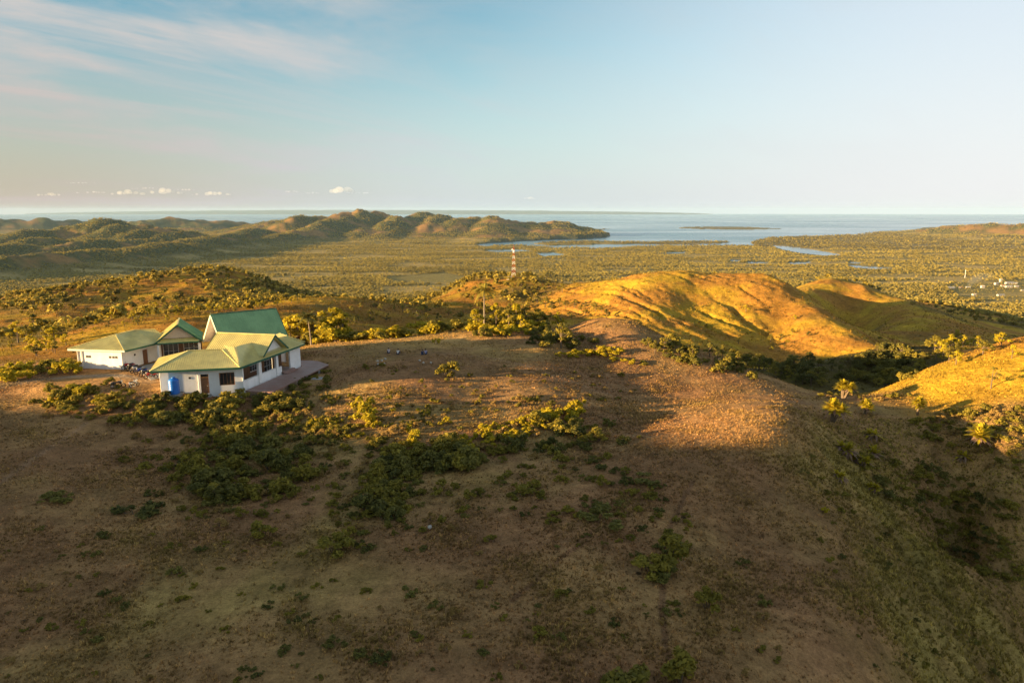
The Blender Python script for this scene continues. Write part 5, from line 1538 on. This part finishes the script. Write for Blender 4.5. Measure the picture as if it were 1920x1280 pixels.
grove(S_, ['dark', 'olive', 'low'], [(1200,640),(1260,640),(1340,680),(1440,706),(1400,712),(1300,690),(1220,660)], 50, (7, 17), '', '', 16, 1.3, .6, loose=True)
grove(S_, ['dark', 'olive'], [(1560,715),(1610,672),(1660,650),(1740,670),(1720,715),(1640,725)], 90, (8, 18), '', '', 19, 1.3, .8, loose=True)
grove(S_, ['olive', 'dry', 'low'], [(1500,742),(1640,737),(1720,744),(1640,752)], 16, (6, 12), '', '', 21, 1.3, .5, loose=True)
grove(S_, ['low', 'olive', 'dry'], [(1680,800),(1780,770),(1920,760),(1920,880),(1850,880)], 70, (6, 16), '', '', 22, 1.4, .5, loose=True)
grove(S_, ['low', 'lowdark', 'olive'], [(1600,850),(1720,860),(1900,950),(1920,1100),(1780,1060),(1650,930)], 90, (6, 17), '', '', 23, 1.5, .5, loose=True)
grove(S_, ['low', 'dry', 'olive'], [(620,690),(800,680),(1000,690),(1200,705),(1200,745),(1000,745),(700,740)], 60, (3, 7), '', '', 31, 1.6, .8, loose=True)
grove(S_, ['low', 'lowdark', 'dry', 'low'], [(0,980),(300,980),(600,1020),(1100,1000),(1400,1050),(1500,1280),(0,1280)], 150, (5, 14), '', '', 32, 1.4, .6, loose=True)
grove(S_, ['low', 'lowdark', 'olive'], [(900,880),(1200,870),(1300,960),(1300,1040),(950,980)], 60, (5, 15), '', '', 37, 1.5, .5, loose=True)
grove(S_, ['low', 'lowdark', 'olive'], [(1480,800),(1560,870),(1680,1000),(1780,1130),(1880,1280),(1640,1280),(1520,1000)], 45, (4, 10), '', '', 38, 1.5, .5, loose=True)

# --- pale stones on the grass
M_STONE = weathered('pale_stone', (0.52, 0.48, 0.42), (0.38, 0.34, 0.29), 6, 0.85, 0.2)
def stone(u, v, s, label, group=None):
    g = on_ground(u, v); rg = random.Random(int(u*7+v))
    mb = MB(); mb.ball((0, 0, .25*s), (s*.5, s*.38, s*.34), 9, 6)
    mb.v = [(x*rg.uniform(.85, 1.15), y*rg.uniform(.85, 1.15), z*rg.uniform(.85, 1.15)) for x, y, z in mb.v]
    o = mb.build('stone', M_STONE, None, False); o.location = g; o.rotation_euler = (0, 0, rg.uniform(0, 6))
    tag(o, label, 'stone', group)
stone(777, 611, 1.5, 'unidentified pale object, shaped as a boulder, at the rim beside the yellow thicket')  # boulder shape stands for a white object of unknown kind
stone(806, 990, .5, 'small white stone in the middle of the foreground')
for u, v in ((708, 678), (716, 677), (722, 674), (709, 684), (720, 683), (787, 677), (794, 681), (808, 681)):
    stone(u, v, .45, 'pale stone on the grass in front of the sitting people, %s' % ({708: 'far left', 716: 'back left middle', 722: 'back left right', 709: 'front left', 720: 'front left right'}.get(u, {787: 'right cluster, leftmost', 794: 'right cluster, middle', 808: 'right cluster, rightmost'}.get(u))), 'stones in front of the people')

# ------------------------------------------------------------------ stuff carried by points: grass, far palm forest, far woods
def scatter(name, pts, rot, scl, idx, protos, tints=None):
    me = bpy.data.meshes.new(name)
    me.vertices.add(len(pts)); me.vertices.foreach_set('co', np.asarray(pts, np.float32).ravel())
    for nm, ty, arr, key in (('rot', 'FLOAT', rot, 'value'), ('scl', 'FLOAT', scl, 'value'), ('pick', 'INT', idx, 'value')):
        a = me.attributes.new(nm, ty, 'POINT'); a.data.foreach_set(key, np.asarray(arr, np.int32 if ty == 'INT' else np.float32))
    if tints is not None:
        a = me.attributes.new('tint', 'FLOAT_COLOR', 'POINT')
        a.data.foreach_set('color', np.concatenate([tints, np.ones((len(tints), 1))], 1).astype(np.float32).ravel())
    o = link(name, me)
    coll = bpy.data.collections.new(name + '_kinds')
    for i, p in enumerate(protos):
        po = bpy.data.objects.new('%s_%02d' % (name, i), p); coll.objects.link(po)
    ng = bpy.data.node_groups.new(name + '_scatter', 'GeometryNodeTree')
    ng.interface.new_socket('Geometry', in_out='INPUT', socket_type='NodeSocketGeometry')
    ng.interface.new_socket('Geometry', in_out='OUTPUT', socket_type='NodeSocketGeometry')
    N, Lk = ng.nodes, ng.links
    gi, go = N.new('NodeGroupInput'), N.new('NodeGroupOutput')
    iop = N.new('GeometryNodeInstanceOnPoints'); ci = N.new('GeometryNodeCollectionInfo')
    ci.inputs['Collection'].default_value = coll; ci.inputs['Separate Children'].default_value = True; ci.inputs['Reset Children'].default_value = True
    def attr(nm, ty):
        a = N.new('GeometryNodeInputNamedAttribute'); a.data_type = ty; a.inputs['Name'].default_value = nm; return a.outputs['Attribute']
    m2p = N.new('GeometryNodeMeshToPoints')
    Lk.new(gi.outputs[0], m2p.inputs['Mesh']); Lk.new(m2p.outputs[0], iop.inputs['Points'])
    Lk.new(ci.outputs[0], iop.inputs['Instance']); iop.inputs['Pick Instance'].default_value = True
    Lk.new(attr('pick', 'INT'), iop.inputs['Instance Index'])
    cx = N.new('ShaderNodeCombineXYZ'); Lk.new(attr('rot', 'FLOAT'), cx.inputs[2])
    e2r = N.new('FunctionNodeEulerToRotation'); Lk.new(cx.outputs[0], e2r.inputs[0]); Lk.new(e2r.outputs[0], iop.inputs['Rotation'])
    Lk.new(attr('scl', 'FLOAT'), iop.inputs['Scale'])
    Lk.new(iop.outputs[0], go.inputs[0])
    md = o.modifiers.new('scatter', 'NODES'); md.node_group = ng
    return tag(o, kind='stuff')

_keys = list(SHRUBS); _flat = [m_ for k_ in _keys for m_ in SHRUBS[k_]]
_off = {k_: sum(len(SHRUBS[j_]) for j_ in _keys[:_keys.index(k_)]) for k_ in _keys}
scatter('low_scrub', [q_[:3] for q_ in SCRUB], rng.uniform(0, 6.28, len(SCRUB)), [q_[3] for q_ in SCRUB],
        [_off[q_[4]] + random.randrange(len(SHRUBS[q_[4]])) for q_ in SCRUB], _flat)

# grass tufts
def tuft(seed, n=9, h=1.0, w=.10, lean=.55):
    rg = random.Random(seed); mb = MB()
    for i in range(n):
        a = rg.uniform(0, 6.283); b = Vector((rg.uniform(-.35, .35), rg.uniform(-.35, .35), -.08)); d = Vector((math.cos(a), math.sin(a), 0)); s = Vector((-d.y, d.x, 0))
        hh = h*rg.uniform(.5, 1.1); l_ = lean*rg.uniform(.3, 1.3)*hh
        m_ = b + d*l_*.35 + Vector((0, 0, hh*.6)); t = b + d*l_ + Vector((0, 0, hh))
        mb.add([b - s*w, b + s*w, m_ + s*w*.7, m_ - s*w*.7], [(0, 1, 2, 3)]); mb.add([m_ - s*w*.7, m_ + s*w*.7, t + s*w*.1, t - s*w*.1], [(0, 1, 2, 3)])
    return quads_mesh(mb, 'grass_tuft', L_GRASS)
def grass():
    rg = np.random.default_rng(5); n = 620000
    r = np.sqrt(rg.random(n)*(135.0**2 - 26**2) + 26**2); keep = rg.random(n) < np.clip(1.3 - r/105, .3, 1)
    r = r[keep]; a = np.radians(rg.uniform(-42.5, 42.5, len(r))); x, y = r*np.sin(a), r*np.cos(a)
    n2 = fbm(x/6.0, y/6.0, 4, .6, 3.0); n3 = fbm(x/28.0, y/28.0, 3, .5, 9.0)
    flank = sstep(-4, 9, x - (22 + .23*(y-36)))*sstep(90, 74, y)
    dens = np.clip(.42 + 1.2*n2 + .9*n3 + .55*flank, .04, 1)
    px, py = (x+47.5)/18.5, (y-97)/10.5
    keep = (rg.random(len(x)) < dens) & (np.hypot(px, py) > 1.0) & ~((x > -36) & (x < -27.5) & (y > 86) & (y < 107))
    x, y, n2, flank = x[keep], y[keep], n2[keep], flank[keep]
    z = ground_z(x, y)
    sc = (.08 + .15*rg.random(len(x))**2.5 + .16*flank*rg.random(len(x)) + .10*np.clip(n2, 0, 1))*1.1
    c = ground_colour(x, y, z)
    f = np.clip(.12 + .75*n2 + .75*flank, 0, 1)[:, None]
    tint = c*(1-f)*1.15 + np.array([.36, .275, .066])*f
    tint *= (.55 + 1.3*rg.random(len(x))**2)[:, None]
    # coarse clumps on the hills of the middle distance
    m = 230000; rr = np.sqrt(rg.random(m)*(720.0**2 - 125**2) + 125**2); aa = np.radians(rg.uniform(-40.5, 40.5, m))
    kp = rg.random(m) < np.clip(1.15 - rr/520, .25, 1); rr, aa = rr[kp], aa[kp]
    X, Y = rr*np.sin(aa), rr*np.cos(aa); q2 = fbm(X/22.0, Y/22.0, 4, .6, 5.0)
    kp = (rg.random(len(X)) < np.clip(.55 + 1.5*q2, .08, 1)) & (Y > 118); X, Y, q2, rr = X[kp], Y[kp], q2[kp], rr[kp]
    Z_ = ground_z(X, Y); C_ = ground_colour(X, Y, Z_); f2 = np.clip(.15 + 1.1*q2 + .5*(rg.random(len(X)) - .5), 0, .85)[:, None]
    T_ = (C_*(1-f2) + np.array([.27, .215, .045])*f2)*(.55 + .9*rg.random(len(X))**1.5)[:, None]
    x, y, z = np.concatenate([x, X]), np.concatenate([y, Y]), np.concatenate([z, Z_]); tint = np.concatenate([tint, T_])
    sc = np.concatenate([sc, (.25 + .55*rg.random(len(X))**2)*(.7 + .9*sstep(150, 500, rr))])
    scatter('grass', np.stack([x, y, z], 1), rg.uniform(0, 6.28, len(x)), sc, rg.integers(0, 5, len(x)), [tuft(i) for i in range(5)], tint)
grass()

# far trees: palms and round crowns of about 10 m
def far_palm(seed):
    rg = random.Random(seed); mb = MB(); h = .72
    for s_ in (Vector((.02, 0, 0)), Vector((0, .02, 0))): mb.add([-s_, s_, s_ + Vector((0, 0, h)), -s_ + Vector((0, 0, h))], [(0, 1, 2, 3)])
    for i in range(11):
        a = 6.283*i/11 + rg.uniform(-.2, .2); e = rg.uniform(-.1, .9); d = Vector((math.cos(a), math.sin(a), 0)); s = Vector((-d.y, d.x, 0))
        p0 = Vector((0, 0, h)); p1 = p0 + d*.22 + Vector((0, 0, .20*e)); p2 = p0 + d*.42 + Vector((0, 0, .22*e - .20))
        mb.add([p0 - s*.02, p0 + s*.02, p1 + s*.075, p1 - s*.075], [(0, 1, 2, 3)]); mb.add([p1 - s*.075, p1 + s*.075, p2 + s*.03, p2 - s*.03], [(0, 1, 2, 3)])
    return quads_mesh(mb, 'far_palm', L_FAR)
def far_round(seed):
    rg = np.random.default_rng(seed)
    cs = [(rg.uniform(-.25, .25), rg.uniform(-.25, .25), rg.uniform(.3, .75)) for _ in range(6)]
    lv, lf = leaves(cs, [.24]*6, 70, .17, rg, .9, .5, .8)
    return np_mesh('far_round', lv, lf, L_FAR)
FARP = [far_palm(i) for i in range(4)] + [far_round(i) for i in range(4)]
def far_forest():
    rg = np.random.default_rng(9)
    n = 300000
    # even over the picture's ground rather than over the map: denser near, thinner far
    r = np.exp(rg.uniform(math.log(1150), math.log(8200), n)); a = np.radians(rg.uniform(-39.5, 39.5, n))
    x, y = r*np.sin(a), r*np.cos(a); z = ground_z(x, y)
    open_ = fbm(x/420.0, y/160.0, 4, .6, 2.2)
    hn = fbm(x/330.0, y/330.0, 5, .6, 6.6)
    on_hill = z > -175
    dens = np.clip(np.where(on_hill, 1.0 - 2.6*sstep(.08, .32, hn + .06*sstep(4600, 5600, r)), 1.0 - 1.5*sstep(-.02, .30, open_)), .05, 1)
    u, v = plain_uv(x, y)
    dry = [(720,520),(830,512),(880,520),(850,530),(740,530)], [(1480,524),(1620,528),(1560,536)]
    fld = np.zeros(n, bool)
    for p in dry: fld |= pip(u, v, p)
    for p in PONDS:
        for dv in (0.0, 1.5, 3.0): fld |= pip(u, v - dv, p)
    vil = pip(u, v, [(1770,536),(1800,530),(1930,524),(1930,562),(1800,560)])
    dens = np.where(vil, dens*.30, dens)
    ok = (rg.random(n) < dens) & (z > -199) & ~fld
    x, y, z, r = x[ok], y[ok], z[ok], r[ok]
    sc = (4.2 + 5.5*rg.random(len(x))**1.8)*(1 + .5*sstep(2500, 7000, r))*np.where(vil[ok], .6, 1)
    pick = np.where(rg.random(len(x)) < .55, rg.integers(0, 4, len(x)), rg.integers(4, 8, len(x)))
    big = fbm(x/500.0, y/240.0, 3, .5, 14.0)[:, None]
    tint = np.array([1.0, .95, .75])*(1 + .45*big)*(0.82 + .36*rg.random(len(x)))[:, None]
    mang = ((r > 4600) & (x > -700) & (z < -195)).astype(float)[:, None]
    tint = tint*(1 - .55*mang*(rg.random((len(x), 1)) < .55))
    scatter('palm_forest', np.stack([x, y, z-.2], 1), rg.uniform(0, 6.28, len(x)), sc, pick, FARP, tint)
far_forest()
def hill_woods():
    rg = np.random.default_rng(19); n = 26000
    r = np.exp(rg.uniform(math.log(260), math.log(1500), n)); a = np.radians(rg.uniform(-39.5, 39.5, n))
    x, y = r*np.sin(a), r*np.cos(a); z = ground_z(x, y)
    right = sstep(-40, 70, x)
    wd = fbm(x/120.0, y/120.0, 4, .6, 21.0) - .18*right + .20*sstep(400, 800, r)
    dens = sstep(.02, .35, wd)*.75 + .012 + .4*sstep(700, 1100, r)
    dens = np.maximum(dens, .55*sstep(430, 620, y)*sstep(60, -60, x)*sstep(-.35, .1, wd))
    dens *= np.where((x > 20) & (y > 300) & (y < 700), .6, 1)
    small = (x > 20) & (y < 700)
    dens *= sstep(330, 520, y + 60*fbm(x/70.0, y/70.0, 3, .5, 1.0))*.9 + .1
    ok = (rg.random(n) < dens) & (y > 240); x, y, z, small = x[ok], y[ok], z[ok], small[ok]
    sc = rg.uniform(2.5, 7.0, len(x))*np.where(small, .38, 1); pick = np.where(rg.random(len(x)) < .18, rg.integers(0, 4, len(x)), rg.integers(4, 8, len(x)))
    tint = np.array([1.0, .92, .5])*(.45 + .75*rg.random(len(x)))[:, None]
    scatter('hill_scrub', np.stack([x, y, z-.2], 1), rg.uniform(0, 6.28, len(x)), sc, pick, FARP, tint)
hill_woods()

# ------------------------------------------------------------------ small fair-weather clouds low over the horizon
def cloud_mat():
    m = bpy.data.materials.new('cumulus_vapour'); m.use_nodes = True
    nt = m.node_tree; nt.nodes.clear()
    out = nt.nodes.new('ShaderNodeOutputMaterial'); v = nt.nodes.new('ShaderNodeVolumePrincipled')
    v.inputs['Color'].default_value = (1, 1, 1, 1); v.inputs['Density'].default_value = 0.0007; v.inputs['Anisotropy'].default_value = 0.0
    nt.links.new(v.outputs[0], out.inputs['Volume']); return m
M_CLOUD = cloud_mat()
def cloud(u, v, wpx, hpx, seed, D=42000.0):
    rg = random.Random(seed); a, b, c = pdir(u, v); t = D/b
    cx, cy_, cz = a*t, b*t, CAM_Z + c*t; k = t/1280.0
    mb = MB()
    for i in range(11):
        x = rg.uniform(-.5, .5); e = (1 - (2*x)**2)
        r_ = hpx*k*rg.uniform(.22, .42)*(0.45 + .55*e)
        mb.ball((x*wpx*k, rg.uniform(-.3, .3)*wpx*k*.4, r_*.6 + hpx*k*.25*e*rg.random()), (r_*1.5, r_*1.3, r_), 10, 8)
    o = mb.build('cloud', M_CLOUD, None, True); o.location = (cx, cy_, cz); tag(o, kind='structure')
for i, a in enumerate([(634, 361, 62, 16), (310, 363, 58, 13), (240, 365, 62, 12), (398, 366, 80, 9), (92, 367, 50, 8), (545, 360, 26, 4), (993, 373, 20, 6), (152, 344, 60, 4), (585, 363, 30, 4), (348, 357, 40, 5), (170, 362, 70, 5), (680, 363, 46, 4), (270, 354, 44, 5)]): cloud(*a, seed=500+i)
